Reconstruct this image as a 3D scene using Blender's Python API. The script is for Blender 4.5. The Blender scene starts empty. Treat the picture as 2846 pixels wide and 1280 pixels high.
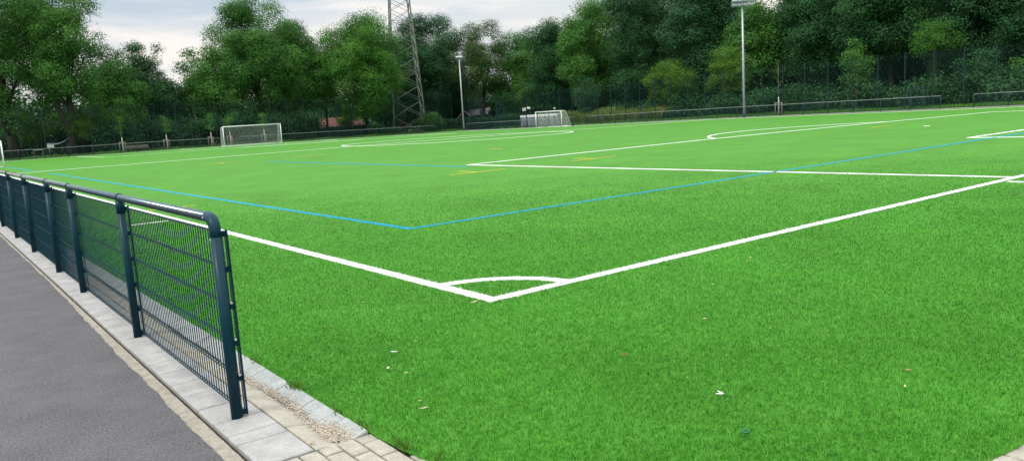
import bpy, math, random
import numpy as np
from mathutils import Vector, Matrix
R = math.radians
random.seed(7)
C = bpy.context.scene.collection
# ------------------------------------------------------------------ camera, world, sun, exposure
sc = bpy.context.scene
cd = bpy.data.cameras.new('camera'); cam = bpy.data.objects.new('camera', cd); C.objects.link(cam); sc.camera = cam
cr = Vector((0.79427734, -0.60438551, -0.06198112)); cu = Vector((0.13693173, 0.07868903, 0.98745012)); cf = Vector((0.59192331, 0.79279644, -0.14526046))
CAM = Vector((-3.7274, -5.3603, 1.5629))
m = Matrix(((cr.x, cu.x, -cf.x, CAM.x), (cr.y, cu.y, -cf.y, CAM.y), (cr.z, cu.z, -cf.z, CAM.z), (0, 0, 0, 1)))
cam.matrix_world = m
cd.sensor_width = 36; cd.sensor_fit = 'HORIZONTAL'; cd.lens = 2186.9 / 2846 * 36
cd.clip_start = 0.05; cd.clip_end = 3000

SUN_EL, SUN_AZ = R(46), R(262)     # azimuth clockwise from +Y: the sun stands to the left of the view
w = bpy.data.worlds.new('World'); sc.world = w; w.use_nodes = True
nt = w.node_tree; nt.nodes.clear()
def nn(t, ty, **k):
    n = t.nodes.new(ty)
    for a, b in k.items(): setattr(n, a, b)
    return n
out = nn(nt, 'ShaderNodeOutputWorld'); bg = nn(nt, 'ShaderNodeBackground')
sky = nn(nt, 'ShaderNodeTexSky', sky_type='NISHITA', sun_disc=False, sun_elevation=SUN_EL, sun_rotation=SUN_AZ)
sky.dust_density = 2.0
tc = nn(nt, 'ShaderNodeTexCoord'); mp = nn(nt, 'ShaderNodeMapping')
mp.inputs['Scale'].default_value = (1.5, 1.5, 13); mp.inputs['Rotation'].default_value = (R(3), R(-4), R(20))
nz = nn(nt, 'ShaderNodeTexNoise'); nz.inputs['Scale'].default_value = 2.2; nz.inputs['Detail'].default_value = 6; nz.inputs['Roughness'].default_value = .55; nz.inputs['Distortion'].default_value = .4
cr_ = nn(nt, 'ShaderNodeValToRGB'); cr_.color_ramp.elements[0].position = .30; cr_.color_ramp.elements[1].position = .62
cr_.color_ramp.elements[0].color = (.70, .70, .70, 1); cr_.color_ramp.elements[1].color = (1, 1, 1, 1)
cc = nn(nt, 'ShaderNodeValToRGB'); cc.color_ramp.elements[0].position = .35; cc.color_ramp.elements[1].position = .68
cc.color_ramp.elements[0].color = (.64, .745, .85, 1); cc.color_ramp.elements[1].color = (1.0, .945, .88, 1)
sx = nn(nt, 'ShaderNodeSeparateXYZ')
up = nn(nt, 'ShaderNodeMapRange'); up.inputs['From Min'].default_value = .22; up.inputs['From Max'].default_value = .8; up.inputs['To Min'].default_value = 1.07; up.inputs['To Max'].default_value = 3.3
warm = nn(nt, 'ShaderNodeMapRange'); warm.inputs['From Min'].default_value = 0; warm.inputs['From Max'].default_value = .16; warm.inputs['To Min'].default_value = .8; warm.inputs['To Max'].default_value = 0
mw = nn(nt, 'ShaderNodeMix', data_type='RGBA'); mw.inputs[7].default_value = (.95, .87, .81, 1)
ms = nn(nt, 'ShaderNodeVectorMath', operation='SCALE')
sk = nn(nt, 'ShaderNodeVectorMath', operation='SCALE'); sk.inputs['Scale'].default_value = .09
mix = nn(nt, 'ShaderNodeMix', data_type='RGBA')
L = nt.links.new
L(tc.outputs['Generated'], mp.inputs['Vector']); L(mp.outputs['Vector'], nz.inputs['Vector'])
L(nz.outputs['Fac'], cr_.inputs['Fac']); L(nz.outputs['Fac'], cc.inputs['Fac'])
L(tc.outputs['Generated'], sx.inputs[0]); L(sx.outputs['Z'], up.inputs['Value']); L(sx.outputs['Z'], warm.inputs['Value'])
L(warm.outputs[0], mw.inputs[0]); L(cc.outputs['Color'], mw.inputs[6])
L(mw.outputs[2], ms.inputs[0]); L(up.outputs[0], ms.inputs['Scale'])
L(sky.outputs['Color'], sk.inputs[0])
L(cr_.outputs['Color'], mix.inputs[0]); L(sk.outputs[0], mix.inputs[6]); L(ms.outputs[0], mix.inputs[7])
L(mix.outputs[2], bg.inputs['Color']); bg.inputs['Strength'].default_value = 1.0
L(bg.outputs[0], out.inputs['Surface'])

sd = bpy.data.lights.new('sun', 'SUN'); sd.energy = 2.0; sd.angle = R(12); sd.color = (1, .93, .82)
so = bpy.data.objects.new('sun', sd); C.objects.link(so)
dv = Vector((math.sin(SUN_AZ) * math.cos(SUN_EL), math.cos(SUN_AZ) * math.cos(SUN_EL), math.sin(SUN_EL)))
so.rotation_euler = dv.to_track_quat('Z', 'Y').to_euler()
sc.view_settings.view_transform = 'Standard'; sc.view_settings.look = 'None'
sc.view_settings.exposure = 0.0; sc.view_settings.gamma = 1
sc.cycles.use_denoising = True
sc.cycles.max_bounces = 6; sc.cycles.diffuse_bounces = 3; sc.cycles.transmission_bounces = 3; sc.cycles.transparent_max_bounces = 8

# ------------------------------------------------------------------ helpers
def sm(t):
    t = np.clip(t, 0, 1); return t * t * (3 - 2 * t)
def gz(x, y):
    x = np.asarray(x, float); y = np.asarray(y, float)
    return -.22 * sm((x - 20) / 45) - (.05 + .2 * np.clip(x, 0, 64) / 64) * sm((y - 40) / 58)
def g(x, y): return float(gz(x, y))

def tag(o, label=None, cat=None, group=None, kind=None):
    if label: o['label'] = label
    if cat: o['category'] = cat
    if group: o['group'] = group
    if kind: o['kind'] = kind
    return o
def link(o, parent=None):
    C.objects.link(o)
    if parent is not None: o.parent = parent
    return o
def empty(name, loc=(0, 0, 0), rz=0):
    o = bpy.data.objects.new(name, None); link(o); o.location = loc; o.rotation_euler[2] = rz
    o.empty_display_size = .2
    return o
def npmesh(name, V, F, mat, smooth=False, attrs=None):
    V = np.asarray(V, np.float32).reshape(-1, 3); F = np.asarray(F, np.int32); k = F.shape[1]
    me = bpy.data.meshes.new(name); me.vertices.add(len(V)); me.vertices.foreach_set('co', V.ravel())
    me.loops.add(F.size); me.loops.foreach_set('vertex_index', F.ravel())
    me.polygons.add(len(F)); me.polygons.foreach_set('loop_start', np.arange(0, F.size, k, dtype=np.int32))
    me.update(calc_edges=True); me.materials.append(mat)
    if smooth: me.polygons.foreach_set('use_smooth', np.ones(len(F), bool))
    for an, (ty, arr) in (attrs or {}).items():
        a = me.attributes.new(an, ty, 'POINT'); a.data.foreach_set('color' if ty == 'FLOAT_COLOR' else 'value', np.asarray(arr, np.float32).ravel())
    return me
class MB:
    """collects simple shapes into one mesh"""
    def __init__(s): s.v = []; s.f = []; s.sm = []
    def add(s, vs, fs, smooth=False):
        o = len(s.v); s.v += [tuple(v) for v in vs]; s.f += [tuple(i + o for i in f) for f in fs]; s.sm += [smooth] * len(fs); return s
    def box(s, c, size, M=None):
        hx, hy, hz = [q / 2 for q in size]; c = Vector(c)
        vs = [Vector((a * hx, b * hy, d * hz)) for a in (-1, 1) for b in (-1, 1) for d in (-1, 1)]
        if M is not None: vs = [M @ v for v in vs]
        return s.add([v + c for v in vs], [(0, 1, 3, 2), (4, 6, 7, 5), (0, 4, 5, 1), (2, 3, 7, 6), (0, 2, 6, 4), (1, 5, 7, 3)])
    def bbox(s, c, size, b=.01):
        """box with bevelled edges"""
        hx, hy, hz = [q / 2 for q in size]; b = min(b, hx * .9, hy * .9, hz * .9); c = Vector(c); vs = []; 
        for sx_ in (-1, 1):
            for sy in (-1, 1):
                for sz in (-1, 1):
                    vs += [Vector((sx_ * (hx), sy * (hy - b), sz * (hz - b))), Vector((sx_ * (hx - b), sy * hy, sz * (hz - b))), Vector((sx_ * (hx - b), sy * (hy - b), sz * hz))]
        import bmesh
        bm = bmesh.new(); bv = [bm.verts.new(v + c) for v in vs]; r = bmesh.ops.convex_hull(bm, input=bv)
        bm.verts.index_update(); s.add([v.co for v in bm.verts], [[v.index for v in f.verts] for f in bm.faces]); bm.free(); return s
    def bar(s, a, b, w_, h=None, upv=(0, 0, 1)):
        a, b = Vector(a), Vector(b); d = (b - a).normalized(); upv = Vector(upv)
        if abs(d.dot(upv)) > .95: upv = Vector((1, 0, 0))
        x = d.cross(upv).normalized(); z = x.cross(d); h = h or w_
        vs = [p + x * (i * w_ / 2) + z * (j * h / 2) for p in (a, b) for i, j in ((-1, -1), (1, -1), (1, 1), (-1, 1))]
        return s.add(vs, [(0, 1, 5, 4), (1, 2, 6, 5), (2, 3, 7, 6), (3, 0, 4, 7), (3, 2, 1, 0), (4, 5, 6, 7)])
    def tube(s, pts, rad, n=10, cap=True):
        pts = [Vector(p) for p in pts]; rad = rad if isinstance(rad, (list, tuple)) else [rad] * len(pts)
        vs = []; fs = []; x = None
        for i, p in enumerate(pts):
            d = ((pts[min(i + 1, len(pts) - 1)] - pts[max(i - 1, 0)])).normalized()
            if x is None:
                u_ = Vector((0, 0, 1)) if abs(d.z) < .9 else Vector((1, 0, 0)); x = d.cross(u_).normalized()
            else: x = (x - d * x.dot(d)).normalized()
            y = d.cross(x)
            for k in range(n):
                a = 2 * math.pi * k / n; vs.append(p + (x * math.cos(a) + y * math.sin(a)) * rad[i])
        for i in range(len(pts) - 1):
            for k in range(n):
                k2 = (k + 1) % n; fs.append((i * n + k, i * n + k2, (i + 1) * n + k2, (i + 1) * n + k))
        s.add(vs, fs, n > 5)
        if cap:
            o = len(s.v) - len(vs)
            s.f.append(tuple(o + k for k in range(n))[::-1]); s.f.append(tuple(o + (len(pts) - 1) * n + k for k in range(n))); s.sm += [False, False]
        return s
    def mesh(s, name, mat):
        me = bpy.data.meshes.new(name); me.from_pydata(s.v, [], s.f); me.materials.append(mat)
        me.polygons.foreach_set('use_smooth', s.sm); me.update(); return me
    def build(s, name, mat, parent=None): return link(bpy.data.objects.new(name, s.mesh(name, mat)), parent)

# ------------------------------------------------------------------ materials
def mat(name, col, rough=.6, metal=0, spec=.5, var=0, vscale=3, bump=0, bscale=60, col2=None, coat=0, grain=0, gscale=140):
    m_ = bpy.data.materials.new(name); m_.use_nodes = True; t = m_.node_tree; b = t.nodes['Principled BSDF']
    b.inputs['Roughness'].default_value = rough; b.inputs['Metallic'].default_value = metal; b.inputs['Specular IOR Level'].default_value = spec
    b.inputs['Coat Weight'].default_value = coat; b.inputs['Coat Roughness'].default_value = .15
    geo = nn(t, 'ShaderNodeNewGeometry')
    n1 = nn(t, 'ShaderNodeTexNoise'); n1.inputs['Scale'].default_value = vscale; n1.inputs['Detail'].default_value = 6; n1.inputs['Roughness'].default_value = .65
    t.links.new(geo.outputs['Position'], n1.inputs['Vector'])
    mx = nn(t, 'ShaderNodeMix', data_type='RGBA')
    c2 = col2 or tuple(c * (1 - var) for c in col)
    mx.inputs[6].default_value = (*c2, 1); mx.inputs[7].default_value = (*col, 1)
    mr = nn(t, 'ShaderNodeMapRange'); mr.inputs['From Min'].default_value = .35; mr.inputs['From Max'].default_value = .65
    t.links.new(n1.outputs['Fac'], mr.inputs['Value']); t.links.new(mr.outputs[0], mx.inputs[0])
    if grain:
        n3 = nn(t, 'ShaderNodeTexNoise'); n3.inputs['Scale'].default_value = gscale; n3.inputs['Detail'].default_value = 3; n3.inputs['Roughness'].default_value = .8
        mg = nn(t, 'ShaderNodeMapRange'); mg.inputs['From Min'].default_value = .3; mg.inputs['From Max'].default_value = .7; mg.inputs['To Min'].default_value = 1 - grain; mg.inputs['To Max'].default_value = 1 + grain
        vs_ = nn(t, 'ShaderNodeVectorMath', operation='SCALE'); t.links.new(geo.outputs['Position'], n3.inputs['Vector']); t.links.new(n3.outputs['Fac'], mg.inputs['Value'])
        t.links.new(mx.outputs[2], vs_.inputs[0]); t.links.new(mg.outputs[0], vs_.inputs['Scale']); t.links.new(vs_.outputs[0], b.inputs['Base Color'])
    else: t.links.new(mx.outputs[2], b.inputs['Base Color'])
    if bump:
        n2 = nn(t, 'ShaderNodeTexNoise'); n2.inputs['Scale'].default_value = bscale; n2.inputs['Detail'].default_value = 4
        t.links.new(geo.outputs['Position'], n2.inputs['Vector']); bp = nn(t, 'ShaderNodeBump'); bp.inputs['Strength'].default_value = bump; bp.inputs['Distance'].default_value = .01
        t.links.new(n2.outputs['Fac'], bp.inputs['Height']); t.links.new(bp.outputs[0], b.inputs['Normal'])
    return m_
def leafmat(name, dark, light, warmc=None, trans=.25):
    m_ = bpy.data.materials.new(name); m_.use_nodes = True; t = m_.node_tree; b = t.nodes['Principled BSDF']; o = t.nodes['Material Output']
    b.inputs['Roughness'].default_value = .7; b.inputs['Specular IOR Level'].default_value = .12
    at = nn(t, 'ShaderNodeAttribute', attribute_name='tint'); rp = nn(t, 'ShaderNodeValToRGB')
    rp.color_ramp.elements[0].color = (*dark, 1); rp.color_ramp.elements[1].color = (*light, 1); rp.color_ramp.elements[1].position = .85
    if warmc: e = rp.color_ramp.elements.new(1.0); e.color = (*warmc, 1)
    tr = nn(t, 'ShaderNodeBsdfTranslucent'); mxs = nn(t, 'ShaderNodeMixShader'); mxs.inputs[0].default_value = trans
    t.links.new(at.outputs['Fac'], rp.inputs['Fac']); t.links.new(rp.outputs[0], b.inputs['Base Color']); t.links.new(rp.outputs[0], tr.inputs['Color'])
    t.links.new(b.outputs[0], mxs.inputs[1]); t.links.new(tr.outputs[0], mxs.inputs[2]); t.links.new(mxs.outputs[0], o.inputs['Surface'])
    return m_
M = {}
M['rail'] = mat('dark_blue_green_paint', (.003, .036, .055), .42, 0, .15, .25, 6, coat=.05)
M['glossrail'] = mat('glossy_dark_blue_green_paint', (.07, .11, .13), .17, .75, .6, .15, 6, coat=.6)
M['farrail'] = mat('dark_green_paint', (.010, .036, .042), .5, 0, .3, .3, 3)
M['toprail'] = mat('dull_grey_green_rail', (.15, .18, .18), .45, 0, .4, .3, 3)
M['bolt'] = mat('zinc', (.6, .6, .6), .4, .6)
M['asphalt'] = mat('asphalt', (.112, .107, .113), .88, 0, .2, .35, 2.4, .8, 110, col2=(.088, .085, .090), grain=.55, gscale=70)
M['kerb'] = mat('beige_mortar_kerb', (.33, .305, .25), .9, 0, .2, .35, 14, .8, 90, col2=(.23, .205, .165), grain=.18, gscale=90)
M['paver'] = mat('grey_paver', (.35, .345, .335), .85, 0, .3, .15, 5, .25, 150, col2=(.25, .248, .24), grain=.18, gscale=90)
M['gutterb'] = mat('beige_gutter_stone', (.37, .355, .30), .9, 0, .2, .3, 7, .4, 90, col2=(.29, .26, .20), grain=.18, gscale=90)
M['gutterg'] = mat('grey_gutter_stone', (.34, .36, .35), .9, 0, .2, .3, 7, .4, 90, col2=(.24, .26, .25), grain=.18, gscale=90)
M['block'] = mat('beige_block_paving', (.37, .35, .30), .9, 0, .2, .3, 10, .4, 100, col2=(.27, .25, .20), grain=.18, gscale=90)
M['joint'] = mat('sandy_joint', (.07, .062, .05), .95, 0, .1, .4, 20, .5, 100)
M['chips'] = mat('sandy_litter', (.50, .43, .34), .9, 0, .1, .4, 60)
M['path'] = mat('grey_path', (.25, .23, .24), .9, 0, .2, .25, 2, .2, 60)
M['white'] = mat('white_paint', (.78, .79, .80), .4, 0, .5, .08, 4)
M['galv'] = mat('galvanised_steel', (.42, .47, .50), .45, .3, .5, .2, 2)
M['lattice'] = mat('weathered_green_steel', (.20, .23, .20), .6, .1, .5, .35, 1.5)
M['black'] = mat('black_rubber', (.02, .022, .025), .6)
M['net'] = mat('white_net', (.62, .66, .66), .7)
M['bark'] = mat('bark', (.06, .05, .038), .9, 0, .2, .5, 5, .6, 20)
M['barkpale'] = mat('pale_bark', (.22, .19, .14), .9, 0, .2, .4, 5)
M['limewash'] = mat('whitewashed_bark', (.42, .42, .38), .8)
M['stake'] = mat('grey_wood', (.22, .205, .17), .85, 0, .2, .3, 8)
M['roof_red'] = mat('red_roof_tiles', (.15, .06, .05), .8, 0, .3, .4, 2)
M['render'] = mat('white_render', (.72, .71, .69), .9)
M['roof_grey'] = mat('grey_roof', (.13, .12, .13), .8)
M['darkwood'] = mat('dark_wood', (.04, .045, .055), .8)
M['screen'] = mat('green_screen', (.012, .05, .045), .8, 0, .3, .4, 4)
M['ribbed'] = mat('pale_grey_plastic', (.36, .40, .44), .6, 0, .4, .25, 1.5)
M['tarp'] = mat('pale_canvas', (.30, .34, .36), .7)
M['leafb'] = mat('dry_leaf_brown', (.35, .18, .07), .7, 0, .3, .4, 50)
M['leaft'] = mat('dry_leaf_tan', (.62, .50, .30), .7, 0, .3, .4, 50)
M['paper'] = mat('white_paper', (.78, .78, .78), .7)
M['teal'] = mat('teal_plastic', (.002, .11, .03), .5)
M['lampglass'] = mat('lamp_glass', (.30, .33, .37), .2, 0, .6)

# turf colours: shared variation by world position
def turfmat(name, attr=False):
    m_ = bpy.data.materials.new(name); m_.use_nodes = True; t = m_.node_tree; b = t.nodes['Principled BSDF']; o = t.nodes['Material Output']
    b.inputs['Roughness'].default_value = .5 if attr else .7; b.inputs['Specular IOR Level'].default_value = .09 if attr else .10
    geo = nn(t, 'ShaderNodeNewGeometry')
    n1 = nn(t, 'ShaderNodeTexNoise'); n1.inputs['Scale'].default_value = .55; n1.inputs['Detail'].default_value = 8; n1.inputs['Roughness'].default_value = .72
    t.links.new(geo.outputs['Position'], n1.inputs['Vector'])
    mr = nn(t, 'ShaderNodeMapRange'); mr.inputs['From Min'].default_value = .32; mr.inputs['From Max'].default_value = .68; mr.inputs['To Min'].default_value = .84; mr.inputs['To Max'].default_value = 1.16
    t.links.new(n1.outputs['Fac'], mr.inputs['Value'])
    vm = nn(t, 'ShaderNodeVectorMath', operation='SCALE')
    if attr:
        at = nn(t, 'ShaderNodeAttribute', attribute_name='col'); t.links.new(at.outputs['Color'], vm.inputs[0])
    else:
        n2 = nn(t, 'ShaderNodeTexNoise'); n2.inputs['Scale'].default_value = 7; n2.inputs['Detail'].default_value = 6; n2.inputs['Roughness'].default_value = .8
        t.links.new(geo.outputs['Position'], n2.inputs['Vector'])
        rp = nn(t, 'ShaderNodeValToRGB'); rp.color_ramp.elements[0].position = .3; rp.color_ramp.elements[1].position = .7
        rp.color_ramp.elements[0].color = (*TURF0, 1); rp.color_ramp.elements[1].color = (*TURF1, 1)
        t.links.new(n2.outputs['Fac'], rp.inputs['Fac']); t.links.new(rp.outputs[0], vm.inputs[0])
        bp = nn(t, 'ShaderNodeBump'); bp.inputs['Strength'].default_value = .4; bp.inputs['Distance'].default_value = .02
        t.links.new(n2.outputs['Fac'], bp.inputs['Height']); t.links.new(bp.outputs[0], b.inputs['Normal'])
    t.links.new(mr.outputs[0], vm.inputs['Scale']); t.links.new(vm.outputs[0], b.inputs['Base Color'])
    if attr:
        tr = nn(t, 'ShaderNodeBsdfTranslucent'); mxs = nn(t, 'ShaderNodeMixShader'); mxs.inputs[0].default_value = .3
        t.links.new(vm.outputs[0], tr.inputs['Color']); t.links.new(b.outputs[0], mxs.inputs[1]); t.links.new(tr.outputs[0], mxs.inputs[2]); t.links.new(mxs.outputs[0], o.inputs['Surface'])
    return m_
TURF0, TURF1 = (.045, .180, .013), (.069, .229, .022)
M['turf'] = turfmat('artificial_turf'); M['blade'] = turfmat('turf_fibres', True)
M['mwhite'] = mat('white_line_fibre', (.80, .80, .80), .8, 0, .2, .06, 30)
M['mblue'] = mat('blue_line_fibre', (.006, .28, .42), .8, 0, .2, .15, 30)
M['myellow'] = mat('yellow_line_fibre', (.50, .42, .03), .8, 0, .2, .15, 30)
M['verge'] = mat('rough_grass_soil', (.05, .085, .025), .95, 0, .1, .5, 1.5, .5, 12)

LF = dict(
    mid=leafmat('leaf_mid_green', (.022, .085, .020), (.095, .25, .045), (.16, .32, .045)),
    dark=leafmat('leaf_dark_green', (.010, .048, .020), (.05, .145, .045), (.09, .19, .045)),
    blue=leafmat('leaf_blue_green', (.012, .052, .026), (.055, .150, .056), (.085, .19, .06)),
    fresh=leafmat('leaf_fresh_green', (.022, .09, .018), (.095, .25, .035), (.16, .33, .04), .3),
    yellow=leafmat('leaf_yellow_green', (.035, .105, .018), (.12, .25, .03), (.20, .30, .04), .3),
    brown=leafmat('leaf_olive_brown', (.032, .070, .022), (.09, .165, .045), (.15, .17, .055)),
    hay=leafmat('tall_grass', (.06, .12, .03), (.20, .27, .07), (.35, .33, .14), .3))

# ------------------------------------------------------------------ ground, paths, turf
def sheet(name, rects, mat_, dz, step=2.0, kind='structure', extra=None):
    V = []; F = []
    for x0, y0, x1, y1 in rects:
        nx = max(1, int(math.ceil((x1 - x0) / step))); ny = max(1, int(math.ceil((y1 - y0) / step))); o = len(V)
        for i in range(nx + 1):
            for j in range(ny + 1):
                x = x0 + (x1 - x0) * i / nx; y = y0 + (y1 - y0) * j / ny; V.append((x, y, g(x, y) + dz))
        for i in range(nx):
            for j in range(ny):
                a = o + i * (ny + 1) + j; F.append((a, a + ny + 1, a + ny + 2, a + 1))
    if extra: 
        for poly in extra:
            o = len(V); V += [(x, y, g(x, y) + dz) for x, y in poly]; F.append(tuple(range(o, o + len(poly))))
    me = bpy.data.meshes.new(name); me.from_pydata(V, [], F); me.materials.append(mat_); me.update()
    o = link(bpy.data.objects.new(name, me)); o['kind'] = kind; return o
# wide ground: fine under the pitch, coarse to the horizon
V = []; F = []
xs = [-900, -300, -100, -40, -15] + list(range(-10, 90, 5)) + [95, 110, 140, 200, 400, 1200]
ys = [-600, -200, -60, -25] + list(range(-15, 125, 5)) + [130, 150, 190, 260, 500, 1300]
for x in xs:
    for y in ys: V.append((x, y, g(x, y) - .07))
ny = len(ys)
for i in range(len(xs) - 1):
    for j in range(ny - 1): F.append((i * ny + j, (i + 1) * ny + j, (i + 1) * ny + j + 1, i * ny + j + 1))
me = bpy.data.meshes.new('ground'); me.from_pydata(V, [], F); me.materials.append(M['verge']); me.update(); me.polygons.foreach_set('use_smooth', [True] * len(F))
link(bpy.data.objects.new('ground', me))['kind'] = 'structure'

XE, YE = 64.2, 98.7
arc = [(.1 - 2.16 * math.cos(a), -1.9 - 2.16 * math.sin(a)) for a in np.linspace(0, math.pi / 2, 17)]
corner_poly = [(-2.06, 2), *[(x, y) for x, y in arc], (2, -4.06), (2, 2)]
sheet('pitch', [(2, -4.06, XE, YE), (-2.06, 2, 2, YE)], M['turf'], 0, 2.0, extra=[corner_poly])

# asphalt path with a ragged edge beside the kerb
rng = np.random.default_rng(3)
pts = []
y = -12.0
ph = rng.uniform(0, 6, 4)
while y < 100:
    e = -2.718 + .045 * float(sm((y - .5) / 4)) + .004 * math.sin(y * 1.1 + ph[0]) + .004 * math.sin(y * 3.7 + ph[1]) + .003 * math.sin(y * 13 + ph[2]) + rng.normal(0, .003)
    if y > 25: e = -2.68
    pts.append((e, y)); y += .06 if y < 14 else (.5 if y < 25 else 5)
V = []; F = []
for e, y in pts: V += [(-9, y, .0), (-4, y, .0), (e - .06, y, .0), (e - .012, y, -.002), (e, y, -.03)]
for i in range(len(pts) - 1):
    for k in range(4): F.append((i * 5 + k, i * 5 + k + 1, i * 5 + k + 6, i * 5 + k + 5))
me = bpy.data.meshes.new('footpath'); me.from_pydata(V, [], F); me.materials.append(M['asphalt']); me.update()
link(bpy.data.objects.new('footpath', me))['kind'] = 'structure'
# kerb haunch, mortar strip
def rough_strip(name, x0, x1, y0, y1, z0, z1, mat_, step, nx=4, amp=.003):
    V = []; F = []; n = int((y1 - y0) / step) + 1
    for j in range(n + 1):
        y = y0 + (y1 - y0) * j / n
        for i in range(nx + 1):
            t = i / nx; V.append((x0 + (x1 - x0) * t, y, z0 + (z1 - z0) * t + rng.normal(0, amp)))
    for j in range(n):
        for i in range(nx): a = j * (nx + 1) + i; F.append((a, a + 1, a + nx + 2, a + nx + 1))
    me = bpy.data.meshes.new(name); me.from_pydata(V, [], F); me.materials.append(mat_); me.update(); me.polygons.foreach_set('use_smooth', [True] * len(F))
    o = link(bpy.data.objects.new(name, me)); o['kind'] = 'structure'; return o
rough_strip('kerb_haunch', -2.86, -2.655, -4, 20, -.009, -.006, M['kerb'], .05, 6, .0012)
rough_strip('kerb_haunch', -2.86, -2.655, 20, 98, -.012, -.008, M['kerb'], 2, 2, .0)
# grey pavers and their bed
bed = MB()
bed.box((-2.43, 48.0, -.05), (.76, 104.4, .055)).build('paving_bed', M['joint'])['kind'] = 'structure'
pv = MB(); gb = MB(); gg = MB()
ks = MB()
def slab(mb, x0, x1, y0, y1, ztop, th=.05, j=.0048, ztop2=None):
    """slab with chamfered top edge; ztop at x0, ztop2 at x1"""
    z2 = ztop if ztop2 is None else ztop2; dz_ = rng.normal(0, .0012); c = .005
    x0 += j; x1 -= j; y0 += j; y1 -= j
    V = [(x0, y0, ztop - th), (x1, y0, z2 - th), (x1, y1, z2 - th), (x0, y1, ztop - th),
         (x0, y0, ztop - c + dz_), (x1, y0, z2 - c + dz_), (x1, y1, z2 - c + dz_), (x0, y1, ztop - c + dz_),
         (x0 + c, y0 + c, ztop + dz_), (x1 - c, y0 + c, z2 + dz_), (x1 - c, y1 - c, z2 + dz_), (x0 + c, y1 - c, ztop + dz_)]
    F = [(0, 1, 5, 4), (1, 2, 6, 5), (2, 3, 7, 6), (3, 0, 4, 7), (4, 5, 9, 8), (5, 6, 10, 9), (6, 7, 11, 10), (7, 4, 8, 11), (8, 9, 10, 11)]
    mb.add(V, F)
slab(pv, -2.635, -2.355, -1.800, -1.464, .004); slab(pv, -2.635, -2.355, -1.464, -1.315, .004)
slab(pv, -2.635, -2.355, -1.315, -1.082, .004)
y = -1.082
while y < 40: slab(pv, -2.635, -2.355, y, y + .30, .004); y += .30
slab(pv, -2.635, -2.355, y, 98, .004)
y = -1.80
while y < 40: slab(gb, -2.355, -2.205, y, y + .40, .002, ztop2=-.022); slab(gg, -2.205, -2.062, y - .14 if y > -1.7 else y, y + .26, -.022, ztop2=.012); y += .40
pv.build('pavement', M['paver'])['kind'] = 'structure'
gb.build('gutter_inner', M['gutterb'])['kind'] = 'structure'; gg.build('gutter_outer', M['gutterg'])['kind'] = 'structure'
# beige block paving at the corner, outside the curved turf edge
bl = MB()
def inside(x, y):   # outside the turf and right of the kerb
    d = math.hypot(x - .1, y + 1.9)
    return y < -1.80 and ((x < .1 and d > 2.13 and y <= -1.8) or (x >= .1 and y < -4.04))
c_ = 0; x = -2.64
while x < 6:
    y = -1.803 - (c_ % 2) * .095
    if c_ % 2 and inside(x + .05, -1.85): slab(bl, x, x + .098, -1.898, -1.803, -.003)
    while y > -6.5:
        if x < .1 and (inside(x + .08, y - .03) or inside(x + .05, y - .19)): slab(bl, x, x + .098, y - .192, y, -.003)
        y -= .192
    x += .098; c_ += 1
for ix in range(30):
    for iy in range(12): slab(bl, .1 + ix * .2 + (iy % 2) * .1 - .1, .3 + ix * .2 + (iy % 2) * .1 - .1, -4.165 - iy * .1, -4.065 - iy * .1, -.003)
bl.build('block_paving', M['block'])['kind'] = 'structure'
MB().box((1.7, -4.15, -.05), (8.7, 4.7, .05)).build('paving_bed', M['joint'])['kind'] = 'structure'
# far paths and kerb lines
sheet('far_path', [(64.35, 5, 66.9, 100.2), (3, YE + .15, 64.35, 100.2)], M['path'], .012, 2.0)
sheet('far_kerb', [(XE, 5, 64.35, YE + .15), (-2, YE, XE, YE + .15)], M['paver'], .03, 2.0)

# ------------------------------------------------------------------ pitch markings
W_, L_ = 62.0, 95.0; CX = W_ / 2
lines_w = []; polys = {'white': [], 'blue': [], 'yellow': []}
def ln(col, x0, y0, x1, y1): polys[col].append(('r', min(x0, x1), min(y0, y1), max(x0, x1), max(y0, y1)))
def ring(col, cx, cy, r0, r1, a0, a1): polys[col].append(('a', cx, cy, r0, r1, a0, a1))
w_ = .12
ln('white', 0, 0, w_, L_); ln('white', w_, 0, W_, w_); ln('white', W_ - w_, w_, W_, L_); ln('white', w_, L_ - w_, W_ - w_, L_)
ln('white', w_, L_ / 2 - .06, W_ - w_, L_ / 2 + .06)
for s in (0, 1):
    Y = (lambda v: v) if s == 0 else (lambda v: L_ - v)
    for hw, dp in ((20.16, 16.5), (9.16, 5.5)):
        ln('white', CX - hw, Y(w_), CX - hw + w_, Y(dp)); ln('white', CX + hw - w_, Y(w_), CX + hw, Y(dp)); ln('white', CX - hw + w_, Y(dp), CX + hw - w_, Y(dp - w_))
    ph_ = math.acos(5.5 / 9.15)
    a0 = math.pi / 2 - ph_ if s == 0 else -math.pi / 2 - ph_
    ring('white', CX, Y(11), 9.03, 9.15, a0, a0 + 2 * ph_); ring('white', CX, Y(11), 0, .13, 0, 2 * math.pi)
ring('white', CX, L_ / 2, 9.03, 9.15, 0, 2 * math.pi)
e_ = math.asin(.12 / .88)
ring('white', 0, 0, .88, 1.0, e_ * .9, math.pi / 2 - e_ * .9)
ln('white', 10.15, -.65, 10.27, -.08); ln('white', -.75, 10.15, -.1, 10.27)
ln('blue', 1.87, 4.65, 1.97, 43.2); ln('blue', 1.84, 49.7, 1.94, 90); ln('blue', 1.97, 4.65, 60.1, 4.75); ln('blue', 10.25, 15.6, 10.35, 33.6)
for yb, xb in ((13.2, 9.05), (13.25, 13.65)):
    ln('yellow', xb - .97, yb - .04, xb + .97, yb + .04); ln('yellow', xb - .04, yb + .05, xb + .04, yb + 1.0)
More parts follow.
